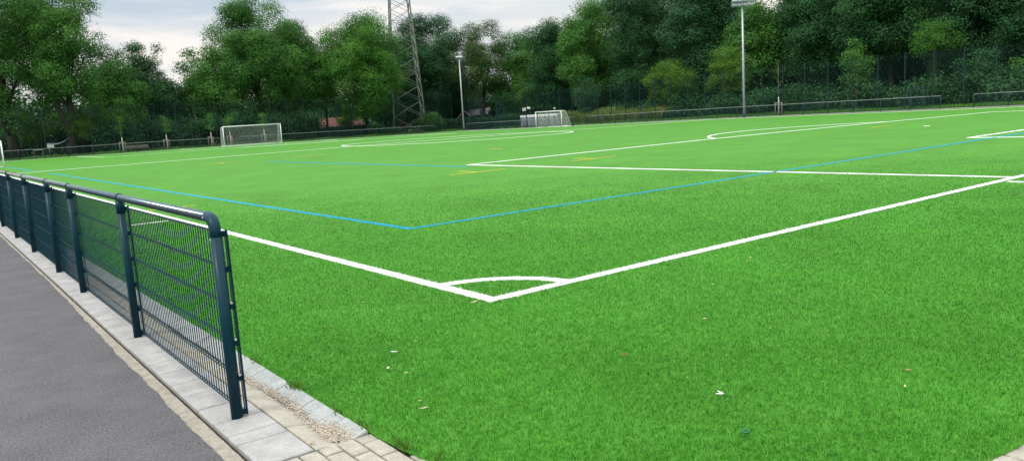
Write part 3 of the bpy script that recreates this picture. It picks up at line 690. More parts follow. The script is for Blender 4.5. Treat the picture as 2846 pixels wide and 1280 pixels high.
# name, x, y, z top, radius, z crown base, leaf set, label, options
T = [
 ('broadleaf_tree', 6.3, 108.6, 23.5, 7.6, 3.6, 'mid', 'very tall leafy tree at the left edge, rising out of the photo', dict(k=34, leaf=.27, dens=.62, fork=True, trunk=.5, cr_=(.17, .30))),
 ('broadleaf_tree', 12.2, 105.8, 21.4, 5.7, 3.4, 'mid', 'tall leafy tree with a dark forked trunk behind the white canvas shelter', dict(k=36, leaf=.27, dens=.72, fork=True, trunk=.42, cr_=(.17, .32))),
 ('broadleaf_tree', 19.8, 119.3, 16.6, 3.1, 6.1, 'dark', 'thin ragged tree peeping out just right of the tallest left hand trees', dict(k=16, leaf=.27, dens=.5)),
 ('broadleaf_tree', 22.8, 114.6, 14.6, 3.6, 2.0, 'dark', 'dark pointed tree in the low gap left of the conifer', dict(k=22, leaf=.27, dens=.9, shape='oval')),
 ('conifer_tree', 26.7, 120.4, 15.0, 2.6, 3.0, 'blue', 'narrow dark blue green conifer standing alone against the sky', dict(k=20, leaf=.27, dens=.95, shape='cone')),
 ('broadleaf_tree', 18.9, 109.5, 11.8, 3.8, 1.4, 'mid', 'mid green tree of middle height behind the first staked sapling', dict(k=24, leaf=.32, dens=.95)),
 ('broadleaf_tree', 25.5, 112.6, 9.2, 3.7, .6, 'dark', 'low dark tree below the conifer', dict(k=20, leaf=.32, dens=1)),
 ('broadleaf_tree', 29.6, 111.5, 13.4, 3.0, 1.2, 'mid', 'medium tree with a rounded top, on the left shoulder of the widest tree', dict(k=22, leaf=.32, dens=.9)),
 ('broadleaf_tree', 31.8, 107.9, 13.6, 3.8, 1.4, 'mid', 'lower leafy tree in front of the widest tree, left of the far goal', dict(k=22, leaf=.32, dens=.9)),
 ('broadleaf_tree', 38.0, 110.6, 20.6, 7.5, 2.4, 'mid', 'widest and highest domed tree behind the far goal', dict(k=40, leaf=.27, dens=.8, cr_=(.18, .32))),
 ('broadleaf_tree', 43.4, 110.5, 17.4, 5.8, 2.4, 'mid', 'rounded tree on the right shoulder of the widest tree', dict(k=30, leaf=.27, dens=.85)),
 ('broadleaf_tree', 52.8, 105.9, 17.9, 7.4, 2.2, 'fresh', 'bright leafy tree with a slanting dark trunk, just left of the lattice tower', dict(k=58, leaf=.27, dens=.9, fork=True, trunk=.3, cr_=(.18, .32))),
 ('broadleaf_tree', 46.0, 109.0, 12.0, 3.6, 3.8, 'mid', 'lower tree filling the dip between the widest tree and the bright tree', dict(k=26, leaf=.27, dens=.9)),
 ('broadleaf_tree', 47.8, 109.5, 14.6, 3.2, 4.0, 'fresh', 'narrow left shoulder of foliage beside the bright tree', dict(k=18, leaf=.27, dens=.9)),
 ('broadleaf_tree', 59.5, 112.5, 7.2, 3.2, .6, 'dark', 'low dark tree inside the left side of the lattice tower', dict(k=18, leaf=.26, dens=.9)),
 ('broadleaf_tree', 87.5, 96.0, 10.5, 4.2, .6, 'dark', 'low dark tree behind the wide mesh gate', dict(k=22, leaf=.27, dens=.9)),
 ('broadleaf_tree', 72.4, 119.2, 20.0, 7.4, 2.0, 'blue', 'dark blue green tree directly behind the lattice tower', dict(k=34, leaf=.29, dens=.75)),
 ('broadleaf_tree', 66.8, 120.5, 16.2, 4.6, 2.5, 'blue', 'dark tree glimpsed between the lattice tower legs and the bright tree', dict(k=22, leaf=.29, dens=.8)),
 ('broadleaf_tree', 78.1, 110.8, 18.0, 6.4, 4.2, 'brown', 'olive brown tree with thin top above the thin floodlight mast', dict(k=30, leaf=.28, dens=.62, cr_=(.15, .28))),
 ('broadleaf_tree', 83.8, 106.5, 15.8, 5.4, 1.7, 'mid', 'fresh green tree between the olive brown tree and the rising wood', dict(k=26, leaf=.28, dens=.8)),
 ('broadleaf_tree', 79.3, 122.3, 11.8, 5.0, 1.0, 'blue', 'low far tree between the lattice tower and the olive brown tree', dict(k=20, leaf=.29, dens=.9)),
 ('broadleaf_tree', 79.1, 91.3, 15.5, 5.7, 1.2, 'dark', 'first dark tree of the rising wood, above the small goal', dict(k=34, leaf=.27, dens=.9)),
 ('broadleaf_tree', 79.0, 82.6, 17.9, 6.6, 1.6, 'mid', 'green tree of the wood with a notched skyline right of the small goal', dict(k=38, leaf=.27, dens=.9)),
 ('broadleaf_tree', 81.0, 73.6, 19.6, 7.0, 2.0, 'dark', 'tall dark tree behind the yellow green spreading bush', dict(k=38, leaf=.27, dens=.95)),
 ('broadleaf_tree', 82.3, 64.0, 19.1, 6.9, 2.6, 'blue', 'tall bluish tree just left of the tall floodlight mast', dict(k=38, leaf=.32, dens=.95)),
 ('broadleaf_tree', 79.5, 54.0, 13.2, 5.2, 2.6, 'mid', 'mid green tree just right of the tall floodlight mast', dict(k=28, leaf=.30, dens=.75)),
 ('broadleaf_tree', 80.0, 46.5, 17.2, 5.6, 3.4, 'dark', 'dark spreading tree behind the tall staked sapling', dict(k=38, leaf=.28, dens=.95)),
 ('broadleaf_tree', 81.4, 38.5, 17.6, 6.2, 3.0, 'dark', 'high dark tree filling the top right, left of the bright hanging branch', dict(k=40, leaf=.27, dens=.95)),
 ('broadleaf_tree', 79.6, 30.5, 16.4, 5.6, 2.4, 'blue', 'high bluish tree behind the bright hanging branch', dict(k=38, leaf=.26, dens=.95)),
 ('broadleaf_tree', 79.7, 23.5, 15.6, 5.4, 1.9, 'dark', 'high dark tree at the top right corner', dict(k=36, leaf=.26, dens=.95)),
 ('spreading_bush', 72.6, 62.0, 6.9, 3.9, 2.0, 'yellow', 'wide yellow green bush with a flat top behind the tall mesh fence', dict(k=34, leaf=.18, dens=.55, shape='flat', cr_=(.12, .22))),
 ('small_tree', 73.9, 54.0, 7.7, 3.0, 1.4, 'yellow', 'yellow green small tree touching the tall floodlight mast', dict(k=32, leaf=.18, dens=.55, cr_=(.13, .24))),
 ('small_tree', 73.7, 30.4, 7.7, 2.6, 4.6, 'fresh', 'bright green leaning branch of a small tree at the top right', dict(k=14, leaf=.20, dens=.42, shape='flat', trunk=.05, cr_=(.14, .26))),
 ('small_tree', 70.4, 36.4, 6.8, 1.7, 1.2, 'mid', 'slim pale stemmed small tree left of the narrow gate', dict(k=16, leaf=.20, dens=.6, trunk=.07, bark='barkpale')),
 ('small_tree', 72.9, 26.0, 4.9, 2.2, .2, 'dark', 'small bushy tree with a pale stem behind the gap in the railing', dict(k=18, leaf=.20, dens=.7, trunk=.09, bark='barkpale')),
 ('small_tree', 73.2, 21.6, 4.9, 2.2, -.4, 'mid', 'green bush at the right edge behind the tall mesh fence', dict(k=18, leaf=.20, dens=.85)),
 ('small_tree', 71.1, 76.0, 6.0, 1.9, .6, 'blue', 'pale flowered elder shrub right of the small goal', dict(k=16, leaf=.22, dens=.6)),
 ('small_tree', 75.6, 95.2, 7.4, 1.6, 2.4, 'mid', 'slim small tree behind the white signs', dict(k=12, leaf=.22, dens=.7)),
 ('garden_bush', 13.4, 106.2, 5.4, 2.0, 1.6, 'yellow', 'yellowish small tree right of the white canvas shelter', dict(k=14, leaf=.22, dens=.8)),
 ('garden_bush', 8.4, 109.5, 5.6, 2.6, 1.2, 'yellow', 'olive yellow bush between the two big left trunks', dict(k=14, leaf=.24, dens=.7)),
 ('small_tree', 17.9, 106.8, 6.8, 2.4, 1.2, 'mid', 'small tree with arching twigs beside the first staked sapling', dict(k=16, leaf=.24, dens=.7)),
 ('garden_bush', 57.0, 121.8, 4.1, 1.8, .9, 'yellow', 'round yellow green garden bush in front of the red roofed house', dict(k=12, leaf=.22, dens=1.1)),
 ('garden_bush', 64.4, 105.6, 2.6, 2.3, -.3, 'mid', 'low green bush at the foot of the tall fence right of the lattice tower', dict(k=14, leaf=.22, dens=1)),
 ('garden_bush', 41.0, 113.5, 4.4, 1.3, 2.0, 'yellow', 'small pale yellow bush above the right side of the far goal', dict(k=8, leaf=.24, dens=.7)),
]
for i, (nm, x, y, zt, Rr, zb, lf, lab, o) in enumerate(T):
    tree(nm, x, y, zt, Rr, zb, lf, lab, seed=i, cat='bush' if 'bush' in nm else 'tree', **o)

def mass(name, rects, n, zr, rr, leafset, label, leaf, dens, seed, cat):
    rg = np.random.default_rng(seed); cl = []
    per = [abs((b[2] - b[0])) + abs(b[3] - b[1]) for b in rects]; tot = sum(per)
    for b, p_ in zip(rects, per):
        for i in range(int(n * p_ / tot)):
            x = rg.uniform(b[0], b[2]); y = rg.uniform(b[1], b[3]); r_ = rg.uniform(*rr); z = rg.uniform(*zr); cl.append((x, y, g(x, y) + z, r_))
    cl = np.array(cl); nl = int(dens * 6.5 * (cl[:, 3] ** 2).sum() * math.pi / leaf ** 2)
    o = link(bpy.data.objects.new(name, leaves_mesh(name, cl, nl, leaf, rg, LF[leafset]))); tag(o, label, cat, kind='stuff'); return o
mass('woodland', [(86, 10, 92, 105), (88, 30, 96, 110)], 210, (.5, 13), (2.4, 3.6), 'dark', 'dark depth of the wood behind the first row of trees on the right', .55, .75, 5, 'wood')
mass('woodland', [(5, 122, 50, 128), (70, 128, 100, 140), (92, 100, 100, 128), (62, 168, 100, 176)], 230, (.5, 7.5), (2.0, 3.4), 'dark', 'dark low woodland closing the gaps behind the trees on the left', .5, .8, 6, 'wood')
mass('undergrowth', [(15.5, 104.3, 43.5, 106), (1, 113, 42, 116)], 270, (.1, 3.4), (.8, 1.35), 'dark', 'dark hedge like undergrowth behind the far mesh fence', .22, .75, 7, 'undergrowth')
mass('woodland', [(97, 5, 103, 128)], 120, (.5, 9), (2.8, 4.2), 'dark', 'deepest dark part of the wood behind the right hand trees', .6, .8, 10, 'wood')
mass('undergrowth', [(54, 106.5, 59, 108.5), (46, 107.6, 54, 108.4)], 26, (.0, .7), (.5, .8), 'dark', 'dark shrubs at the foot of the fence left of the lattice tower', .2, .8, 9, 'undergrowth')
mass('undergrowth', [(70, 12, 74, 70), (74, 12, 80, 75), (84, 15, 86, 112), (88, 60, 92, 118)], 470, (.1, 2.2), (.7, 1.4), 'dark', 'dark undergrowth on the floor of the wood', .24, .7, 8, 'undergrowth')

# tall grasses behind the fence and the verges
def grasses(name, rects, n, h, wd, leafset, label, seed):
    rg = np.random.default_rng(seed); X = []; Y = []
    ar = [(b[2] - b[0]) * (b[3] - b[1]) for b in rects]
    for b, a in zip(rects, ar):
        k = int(n * a / sum(ar)); X.append(rg.uniform(b[0], b[2], k)); Y.append(rg.uniform(b[1], b[3], k))
    x = np.concatenate(X); y = np.concatenate(Y); k = len(x); z0 = gz(x, y) - .07
    patch = .55 + .45 * np.sin(x * .9 + 1.3 * np.sin(y * .31)) * np.sin(y * .45 + .5)
    hh = h * rg.uniform(.45, 1.15, k) * (.6 + .5 * patch); a = rg.uniform(0, 6.28, k); ln_ = hh * rg.uniform(.1, .45, k); w2 = wd * rg.uniform(.5, 1, k)
    V = np.zeros((k, 4, 3)); px, py = -np.sin(a) * w2, np.cos(a) * w2
    V[:, 0] = np.c_[x - px, y - py, z0]; V[:, 1] = np.c_[x + px, y + py, z0]
    V[:, 2] = np.c_[x + np.cos(a) * ln_ * .5 + px * .8, y + np.sin(a) * ln_ * .5 + py * .8, z0 + hh * .7]; V[:, 3] = np.c_[x + np.cos(a) * ln_, y + np.sin(a) * ln_, z0 + hh]
    tint = np.repeat(np.clip(rg.normal(.5, .2, k) + .2 * patch, 0, 1), 4)
    o = link(bpy.data.objects.new(name, npmesh(name, V, np.arange(k * 4).reshape(-1, 4), LF[leafset], attrs={'tint': ('FLOAT', tint)}))); tag(o, label, 'grass', kind='stuff')
grasses('tall_grass', [(69, 61, 74, 79)], 26000, 1.9, .02, 'hay', 'tall yellow green meadow grass behind the fence right of the small goal', 21)
grasses('verge_grass', [(66.95, 8, 70.5, 76)], 42000, .42, .014, 'mid', 'rough green grass verge along the foot of the right hand fence', 22)
grasses('verge_grass', [(3, 100.3, 66, 104), (69, 79, 75, 97), (64, 100.3, 68, 110)], 34000, .4, .02, 'mid', 'rough grass strip along the foot of the far fence', 23)
# small tufts along the turf edge of the gutter
rg = np.random.default_rng(31); q = []
for (cx, cy, n) in ((-2.07, -.85, 60), (-2.06, -1.45, 30), (-2.06, -1.75, 24), (-2.06, -.12, 16), (-2.03, -2.1, 40), (-1.99, -2.35, 30)):
    for i in range(n):
        x = cx + rg.normal(0, .012); y = cy + rg.normal(0, .05); a = rg.uniform(0, 6.28); h = rg.uniform(.02, .06); l_ = h * rg.uniform(.3, 1)
        q.append([(x, y, -.01), (x + .003 * math.cos(a + 1.57), y + .003 * math.sin(a + 1.57), -.01), (x + l_ * .5 * math.cos(a) + .002, y + l_ * .5 * math.sin(a), h * .7), (x + l_ * math.cos(a), y + l_ * math.sin(a), h)])
V = np.array(q); o = link(bpy.data.objects.new('weeds', npmesh('weeds', V, np.arange(len(V) * 4).reshape(-1, 4), LF['yellow'], attrs={'tint': ('FLOAT', rg.random(len(V) * 4))}))); tag(o, 'thin weeds growing in the joint between gutter and turf', 'weeds', kind='stuff')
# sandy litter in the gutter
V = []; F = []
for i in range(5200):
    u_ = rg.random()
    if u_ < .72: y = rg.uniform(-1.75, .2); x = -2.20 + .018 * math.sin(y * 5) + rg.normal(0, .012 + .012 * rg.random())
    elif u_ < .95: y = rg.normal(-1.66, .10); x = -2.17 + rg.normal(0, .032)
    else: y = rg.uniform(-1.5, 6); x = -2.2 + rg.normal(0, .03)
    if y < -1.83: continue
    s = rg.uniform(.002, .0055); a = rg.uniform(0, 6.28); zb = -.021 + max(0, abs(x + 2.205) * .20)
    o_ = len(V); zz = zb + rg.uniform(0, .006)
    for k in range(4): V.append((x + s * (1.6 if k % 2 else .8) * math.cos(a + k * 1.57), y + s * (1.6 if k % 2 else .8) * math.sin(a + k * 1.57), zz + rg.uniform(0, .004)))
    F.append((o_, o_ + 1, o_ + 2, o_ + 3))
o = link(bpy.data.objects.new('gutter_debris', npmesh('gutter_debris', V, F, M['chips']))); tag(o, 'sandy brown litter washed into the gutter', 'debris', kind='stuff')

# ------------------------------------------------------------------ staked saplings
def sapling(x, y, label, H=3.2, crown=True, lime=True, leafset='mid'):
    base = g(x, y) - .03
    st = empty('tree_stakes', (x, y, base)); tag(st, 'wooden stakes of the ' + label.replace('young tree ', 'sapling '), 'tree stakes', 'wooden frames supporting young trees')
    for a in (30, 150, 270):
        px, py = .38 * math.cos(R(a)), .38 * math.sin(R(a)); MB().tube([(px, py, 0), (px * .95, py * .95, 1.35)], .045, 8).build('stake', M['stake'], st)
    q = MB(); P = [(.37 * math.cos(R(a)), .37 * math.sin(R(a))) for a in (30, 150, 270)]
    for i in range(3): a, b_ = P[i], P[(i + 1) % 3]; q.bar((*a, 1.30), (*b_, 1.30), .03, .10)
    q.build('cross_rail', M['stake'], st)
    root = empty('young_tree', (x, y, base)); tag(root, label, 'young tree', 'young trees along the far railings')
    MB().tube([(0, 0, 0), (.01, 0, 1.9)], [.06, .045], 8).build('painted_stem', M['limewash'], root)
    q = MB(); q.tube([(.01, 0, 1.9), (.0, .02, H * .75), (.02, 0, H)], [.04, .03, .008], 6); rg = np.random.default_rng(int(x * 100)); cl = []
    for i in range(12):
        z = 1.9 + (H - 1.9) * rg.uniform(.05, .9); a = rg.uniform(0, 6.28); l_ = rg.uniform(.2, .5) * (1 - (z - 1.9) / (H - 1.9) * .6); q.tube([(0, 0, z), (l_ * math.cos(a), l_ * math.sin(a), z + l_ * 1.3)], [.014, .005], 5)
        cl.append((l_ * math.cos(a), l_ * math.sin(a), z + l_ * 1.3, .20 + .12 * rg.random()))
    q.build('branches', M['barkpale'], root)
    link(bpy.data.objects.new('crown', leaves_mesh('crown', np.array(cl), 620 if crown else 260, .10 if crown else .06, rg, LF[leafset])), root)
for x, lab, H in ((16.85, 'young tree held by stakes, leftmost in the row before the far fence', 4.3), (22.0, 'young tree with stakes, second from the left before the far fence', 4.2), (27.5, 'young tree in stakes just left of the far goal', 4.0),
                (29.95, 'young tree seen through the left of the far goal net', 3.8), (34.55, 'young tree seen through the right of the far goal net', 3.8)):
    sapling(x, 100.6, lab, H)
sapling(67.15, 42.85, 'tall thin nearly bare young tree right of the tall floodlight mast', 5.6, crown=False, leafset='brown')

# ------------------------------------------------------------------ benches behind the far railing
def bench(x, y, label):
    root = empty('bench', (x, y, g(x, y) - .03)); tag(root, label, 'bench', 'grey benches behind the far railing')
    q = MB()
    for k in range(3): q.bbox((0, -.13 + .14 * k, .45), (1.5, .12, .045), .01)
    q.build('seat', M['stake'], root); q = MB()
    for k in range(2): q.bbox((0, .24, .62 + .15 * k), (1.5, .04, .12), .01)
    q.build('backrest', M['stake'], root)
    for s in (-.6, .6): q = MB(); q.bar((s, -.15, 0), (s, -.15, .43), .06); q.bar((s, .22, 0), (s, .25, .8), .06); q.bar((s, -.15, .40), (s, .22, .40), .05); q.build('leg', M['farrail'], root)
bench(19.3, 101.6, 'grey bench between the first two staked saplings, nearer the second'); bench(17.9, 101.5, 'dark grey bench just right of the leftmost staked sapling')

# ------------------------------------------------------------------ buildings and garden things beyond the far fence
def house(x, y, z, rz, wd, dp, hw, hr, label, roof='roof_red', wins=2):
    root = empty('house', (x, y, z), rz); tag(root, label, 'house', 'garden houses beyond the far fence')
    q = MB(); q.add([(-wd / 2, -dp / 2, 0), (wd / 2, -dp / 2, 0), (wd / 2, dp / 2, 0), (-wd / 2, dp / 2, 0), (-wd / 2, -dp / 2, hw), (wd / 2, -dp / 2, hw), (wd / 2, dp / 2, hw), (-wd / 2, dp / 2, hw), (-wd / 2, 0, hr), (wd / 2, 0, hr)],
                 [(0, 1, 5, 4), (1, 2, 6, 9, 5), (2, 3, 7, 6), (3, 0, 4, 8, 7)]); q.build('wall', M['render'], root)
    q = MB(); o_ = .35; sl = (hr - hw) / (dp / 2)
    for s in (-1, 1):
        a = Vector((-wd / 2 - o_, s * (dp / 2 + o_), hw - sl * o_ + .06)); b_ = Vector((wd / 2 + o_, s * (dp / 2 + o_), hw - sl * o_ + .06)); c = Vector((wd / 2 + o_, 0, hr + .06)); d = Vector((-wd / 2 - o_, 0, hr + .06)); u_ = Vector((0, 0, .14))
        q.add([a, b_, c, d, a + u_, b_ + u_, c + u_, d + u_], [(0, 1, 2, 3), (7, 6, 5, 4), (0, 4, 5, 1), (1, 5, 6, 2), (3, 2, 6, 7), (0, 3, 7, 4)])
        n = int(dp / 2 / .35)
        for k in range(1, n): t = k / n; p0 = (a + u_).lerp(d + u_, t); p1 = (b_ + u_).lerp(c + u_, t); q.bar(p0, p1, .05, .05)
    q.build('roof', M[roof], root)
    for i in range(wins):
        xx = -wd / 2 + wd * (i + .5) / wins; fr = MB().box((xx, -dp / 2 - .02, 1.5), (1.0, .06, 1.1)).build('window', M['white'], root); MB().box((xx, -dp / 2 - .06, 1.5), (.86, .02, .96)).build('pane', M['darkwood'], fr)
    return root
house(72.5, 157.5, g(64, 98) - 1.1, R(-37 + 20), 8.6, 4.6, 2.1, 4.7, 'small white garden house with a red tiled roof, seen under the bright tree')
house(85.6, 139, g(64, 98) - .2, R(-37), 4.2, 4, 2.0, 3.6, 'small cottage with a brownish red roof right of the lattice tower', wins=1)
# dark pavilion with a terrace roof
pv_ = empty('pavilion', (80.9, 119.6, g(64, 98) - .1), R(-41)); tag(pv_, 'dark clubhouse pavilion with grey roof, white gable boards and arched terrace', 'pavilion')
MB().box((1.6, 2, 1.2), (4.2, 4, 2.4)).build('wall', M['darkwood'], pv_)
q = MB(); q.add([(-.8, -.5, 2.3), (4.1, -.5, 2.5), (4.1, 2, 3.7), (-.8, 2, 3.5), (-.8, 4.5, 2.3), (4.1, 4.5, 2.5)], [(0, 1, 2, 3), (3, 2, 5, 4)]); q.build('roof', M['roof_grey'], pv_)
q = MB(); q.bar((-1.9, -1.0, 2.05), (-.55, -1.0, 3.35), .14, .06, (0, 1, 0)); q.bar((-.55, -1.0, 3.35), (.7, -1.0, 2.15), .14, .06, (0, 1, 0)); q.build('gable_board', M['white'], pv_)
q = MB(); q.add([(-1.8, -.9, 2.05), (-.55, -.9, 3.25), (.6, -.9, 2.1)], [(0, 1, 2)]); q.build('gable', M['darkwood'], pv_)
MB().box((-2.3, -1.2, 2.02), (5.6, 1.8, .12)).build('terrace_roof', M['roof_grey'], pv_)
for k in range(6):
    xx = -4.9 + k * .95; q = MB(); q.bar((xx, -2, 0), (xx, -2, 1.95), .12)
    if k < 5:
        A_ = [(xx + .475 - .42 * math.cos(a), -2, 1.35 + .42 * math.sin(a)) for a in np.linspace(0, math.pi, 9)]; q.tube(A_, .05, 6)
    q.build('terrace_post', M['render'], pv_)
MB().box((-2.3, -.2, .95), (5.4, .1, 1.9)).build('terrace_wall', M['stake'], pv_)
# dark green screens (privacy hedge)
def hedge(x0, y0, x1, y1, h, th, label, seed):
    rg = np.random.default_rng(seed); n = int(math.hypot(x1 - x0, y1 - y0) * 2.2); cl = [] ; 
    root = empty('hedge', (x0, y0, g(x0, y0) - .05)); tag(root, label, 'hedge', 'clipped dark hedges')
    for i in range(n):
        t = (i + .5) / n
        for z in (h * .25, h * .72): cl.append(((x1 - x0) * t + rg.normal(0, .05), (y1 - y0) * t + rg.normal(0, .05), z, th))
    link(bpy.data.objects.new('foliage', leaves_mesh('foliage', np.array(cl), int(len(cl) * 190), .16, rg, LF['dark'])), root)
    ang = math.atan2(y1 - y0, x1 - x0); MB().box(((x1 - x0) / 2, (y1 - y0) / 2, h * .46), (math.hypot(x1 - x0, y1 - y0), th * .9, h * .9), Matrix.Rotation(ang, 3, 'Z')).build('dense_core', M['screen'], root)
hedge(70.5, 112.5, 78.0, 106.0, 2.0, .45, 'long clipped dark hedge in front of the dark pavilion', 41)
hedge(75.0, 101.5, 78.5, 91.0, 2.3, .45, 'clipped dark hedge behind the wide mesh gate', 42)
hedge(45.0, 106.8, 53.5, 106.6, 1.9, .45, 'clipped dark hedge below the bright tree, left of the lattice tower', 43)
# ribbed pale wall elements
for i, (ya, yb_) in enumerate(((88.7, 87.4), (87.1, 85.2), (85.0, 83.1), (82.9, 81.0), (80.8, 79.0))):
    root = empty('ribbed_wall_element', (69.5, (ya + yb_) / 2, g(69, 84) - .03)); tag(root, ['pale grey ribbed panel, leftmost and narrowest of the row by the small goal', 'pale grey ribbed panel, second in the row left of the small goal', 'pale grey ribbed panel seen behind the left post of the small goal', 'pale grey ribbed panel seen through the middle of the small goal', 'pale grey ribbed panel seen behind the right post of the small goal'][i], 'wall panel', 'pale grey ribbed wall panels')
    wd = ya - yb_; q = MB(); n = int(wd / .16)
    q.box((0, 0, .8), (.12, wd, 1.6))
    for k in range(n): q.bar((-.08, -wd / 2 + wd * (k + .5) / n, .02), (-.08, -wd / 2 + wd * (k + .5) / n, 1.58), .06, .07)
    q.build('ribbed_face', M['ribbed'], root); q = MB()
    for k in range(max(3, n // 2)): 
        y_ = -wd / 2 + wd * (k + .5) / max(3, n // 2); q.tube([(-.16, y_, 1.62), (.14, y_, 1.62)], wd / max(3, n // 2) * .52, 10)
    q.build('scalloped_cap', M['white'], root)
# signs and pole near the gate
sg = empty('notice_board', (75, 94.8, g(68, 95) - .05)); tag(sg, 'two small blank white notice boards on dark posts behind the fence', 'sign')
MB().bar((0, 0, 0), (0, 0, 2.9), .07).build('post', M['darkwood'], sg)
MB().box((-.05, .2, 2.75), (.03, .34, .5)).build('board', M['white'], sg); MB().box((-.05, -.28, 2.8), (.03, .3, .55)).build('board', M['white'], sg)
sg = empty('notice_board', (75, 93.5, g(68, 93) - .05)); tag(sg, 'tilted white board on a pole, just right of the pair of white boards', 'sign')
MB().bar((0, -.2, 0), (0, -.2, 2.9), .06).build('post', M['darkwood'], sg); MB().box((-.05, .1, 2.95), (.03, .8, .34), Matrix.Rotation(R(8), 3, 'X')).build('board', M['white'], sg)
sg = empty('weather_vane_pole', (75, 87.3, g(68, 88) - .05)); tag(sg, 'thin pole with a white forked top above the small goal', 'pole')
MB().tube([(0, 0, 0), (0, 0, 2.6)], .025, 6).build('pole', M['galv'], sg); q = MB()
for a in (-55, -25, 25, 55): q.bar((0, 0, 2.45), (0, .35 * math.sin(R(a)), 2.45 + .35 * math.cos(R(a))), .06, .05)
q.build('fork', M['white'], sg)
# canvas shelter among the left trees
sh = empty('canvas_shelter', (10.9, 107.6, g(10, 98) - .05), R(-8)); tag(sh, 'pale sagging canvas shelter with white valance under the big left trees', 'canopy')
V = []; F = []; nx, ny = 10, 4
for i in range(nx + 1):
    for j in range(ny + 1):
        t = i / nx; s = j / ny; V.append((-1.1 + 2.6 * t, -.6 + 1.4 * s, 1.55 + .25 * s * (1 - t) + .95 * t ** 2.4 - .10 * math.sin(math.pi * t)))
for i in range(nx):
    for j in range(ny): a = i * (ny + 1) + j; F.append((a, a + ny + 1, a + ny + 2, a + 1))
me = bpy.data.meshes.new('canopy'); me.from_pydata(V, [], F); me.materials.append(M['tarp']); me.update(); c_o = link(bpy.data.objects.new('canopy', me), sh)
md = c_o.modifiers.new('thick', 'SOLIDIFY'); md.thickness = .02
MB().box((-.85, -.62, 1.38), (.75, .03, .38)).build('valance', M['white'], sh)
for xx, yy, h in ((-1.05, -.58, 1.55), (-1.05, .75, 1.8), (1.45, -.58, 2.4), (1.45, .75, 2.5)): MB().tube([(xx, yy, 0), (xx, yy, h)], .03, 6).build('pole', M['galv'], sh)
tb = empty('garden_table', (8.6, 107.2, g(9, 98) - .05), R(-8)); tag(tb, 'low white garden table left of the canvas shelter', 'table')
MB().bbox((0, 0, 1.0), (1.1, .6, .06), .015).build('tabletop', M['white'], tb)
for a in (-.45, .45):
    for b_ in (-.22, .22): MB().bar((a, b_, 0), (a, b_, .97), .05).build('leg', M['stake'], tb)

# ------------------------------------------------------------------ litter on the turf
def leafobj(name, x, y, ln_, wd, mat_, label, cat='leaf', group=None, lobes=1, rz=0, z=.026):
    V = []; F = []; rg = np.random.default_rng(int(abs(x * 1000 + y * 77)))
    nx, ny = 6, 2
    for l_ in range(lobes):
        a0 = (l_ - (lobes - 1) / 2) * 1.0; o_ = len(V)
        for i in range(nx + 1):
            t = i / nx; half = wd / 2 * math.sin(math.pi * (t * .92 + .04)) ** .8
            for j in (-1, 0, 1):
                px, py = ln_ * (t - (0 if lobes > 1 else .5)), j * half
                V.append((px * math.cos(a0) - py * math.sin(a0), px * math.sin(a0) + py * math.cos(a0), abs(j) * wd * .22 + ln_ * .18 * (t - .5) ** 2 + .002 * rg.random()))
        for i in range(nx):
            for j in range(2): a = o_ + i * 3 + j; F.append((a, a + 3, a + 4, a + 1))
    me = bpy.data.meshes.new(name); me.from_pydata(V, [], F); me.materials.append(mat_); me.update(); me.polygons.foreach_set('use_smooth', [True] * len(F))
    o = link(bpy.data.objects.new(name, me)); o.location = (x, y, g(x, y) + z); o.rotation_euler = (rg.uniform(-.2, .2), rg.uniform(-.2, .2), rz); md = o.modifiers.new('thick', 'SOLIDIFY'); md.thickness = .0012
    return tag(o, label, cat, group)
leafobj('dry_leaf', -.34, -1.92, .035, .022, M['leafb'], 'curled dark brown leaf with two lobes in the middle of the near turf', lobes=2, rz=.6)
leafobj('paper_scrap', -1.32, -.716, .045, .018, M['paper'], 'small white paper scrap on the turf right of the railing end', 'paper', rz=-.4)
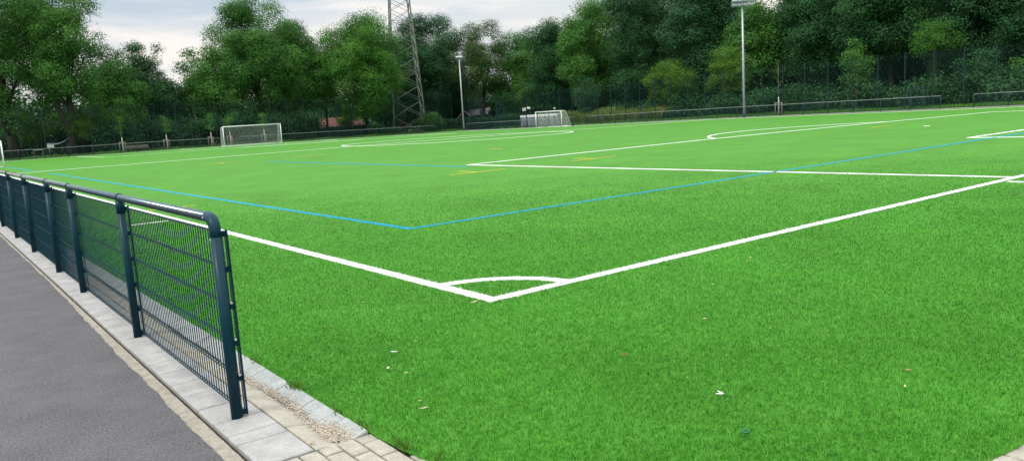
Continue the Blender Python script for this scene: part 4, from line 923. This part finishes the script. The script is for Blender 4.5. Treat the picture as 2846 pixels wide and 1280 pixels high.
leafobj('paper_strip', -.472, -2.79, .044, .011, M['paper'], 'white curled paper strip on the turf above the teal ring', 'paper', rz=2.0, lobes=2)
leafobj('dry_leaf', .503, -3.284, .035, .016, M['leafb'], 'reddish brown leaf on the right side of the near turf', rz=1.8)
leafobj('dry_leaf', -1.72, -1.776, .05, .018, M['leaft'], 'tan leaf lying near the curved turf edge', rz=-.4)
leafobj('dry_leaf', .06, -.03, .10, .02, M['leaft'], 'straw coloured leaf lying against the corner of the white lines', rz=-.35)
leafobj('dry_leaf', -.14, .04, .07, .014, M['leaft'], 'thin straw left of the corner of the white lines', rz=-.3)
t_ = empty('teal_ring', (-.80, -3.17, .024)); tag(t_, 'small teal green plastic ring lying on the near turf', 'plastic ring')
MB().tube([(.017 * math.cos(a), .017 * math.sin(a), .006) for a in np.linspace(0, 2 * math.pi, 21)], .005, 8, False).build('ring', M['teal'], t_)
MB().tube([(0, 0, .001), (0, 0, .004)], .015, 16).build('membrane', M['teal'], t_)
rg = np.random.default_rng(77); f2 = Vector((cf.x, cf.y, 0)).normalized(); r2 = Vector((f2.y, -f2.x, 0)); n = 0
while n < 64:
    D = rg.uniform(3.3, 15); lat = rg.uniform(-.62, .62) * D; p_ = CAM + f2 * D + r2 * lat
    if p_.x < -1.95 or math.hypot(p_.x - .1, p_.y + 1.9) > 2.05 and p_.x < .1 and p_.y < -1.9 or p_.y < -3.9: continue
    s = rg.uniform(.014, .036); leafobj('leaf_fragment', p_.x, p_.y, s, s * rg.uniform(.3, .55), M['leaft'] if rg.random() < .75 else M['leafb'], 'tiny dry leaf fragment scattered on the near turf', 'leaf', 'tiny leaf fragments on the turf', rz=rg.uniform(0, 6.28), z=.022); n += 1
leafobj('dry_leaf', -2.40, 4.35, .06, .025, M['leafb'], 'reddish leaf on the pavers at the foot of the railing', rz=1.2, z=.008)
leafobj('dry_leaf', -2.34, -1.73, .03, .012, M['leafb'], 'small reddish leaf on the joint between paver and block paving', rz=.2, z=.008)
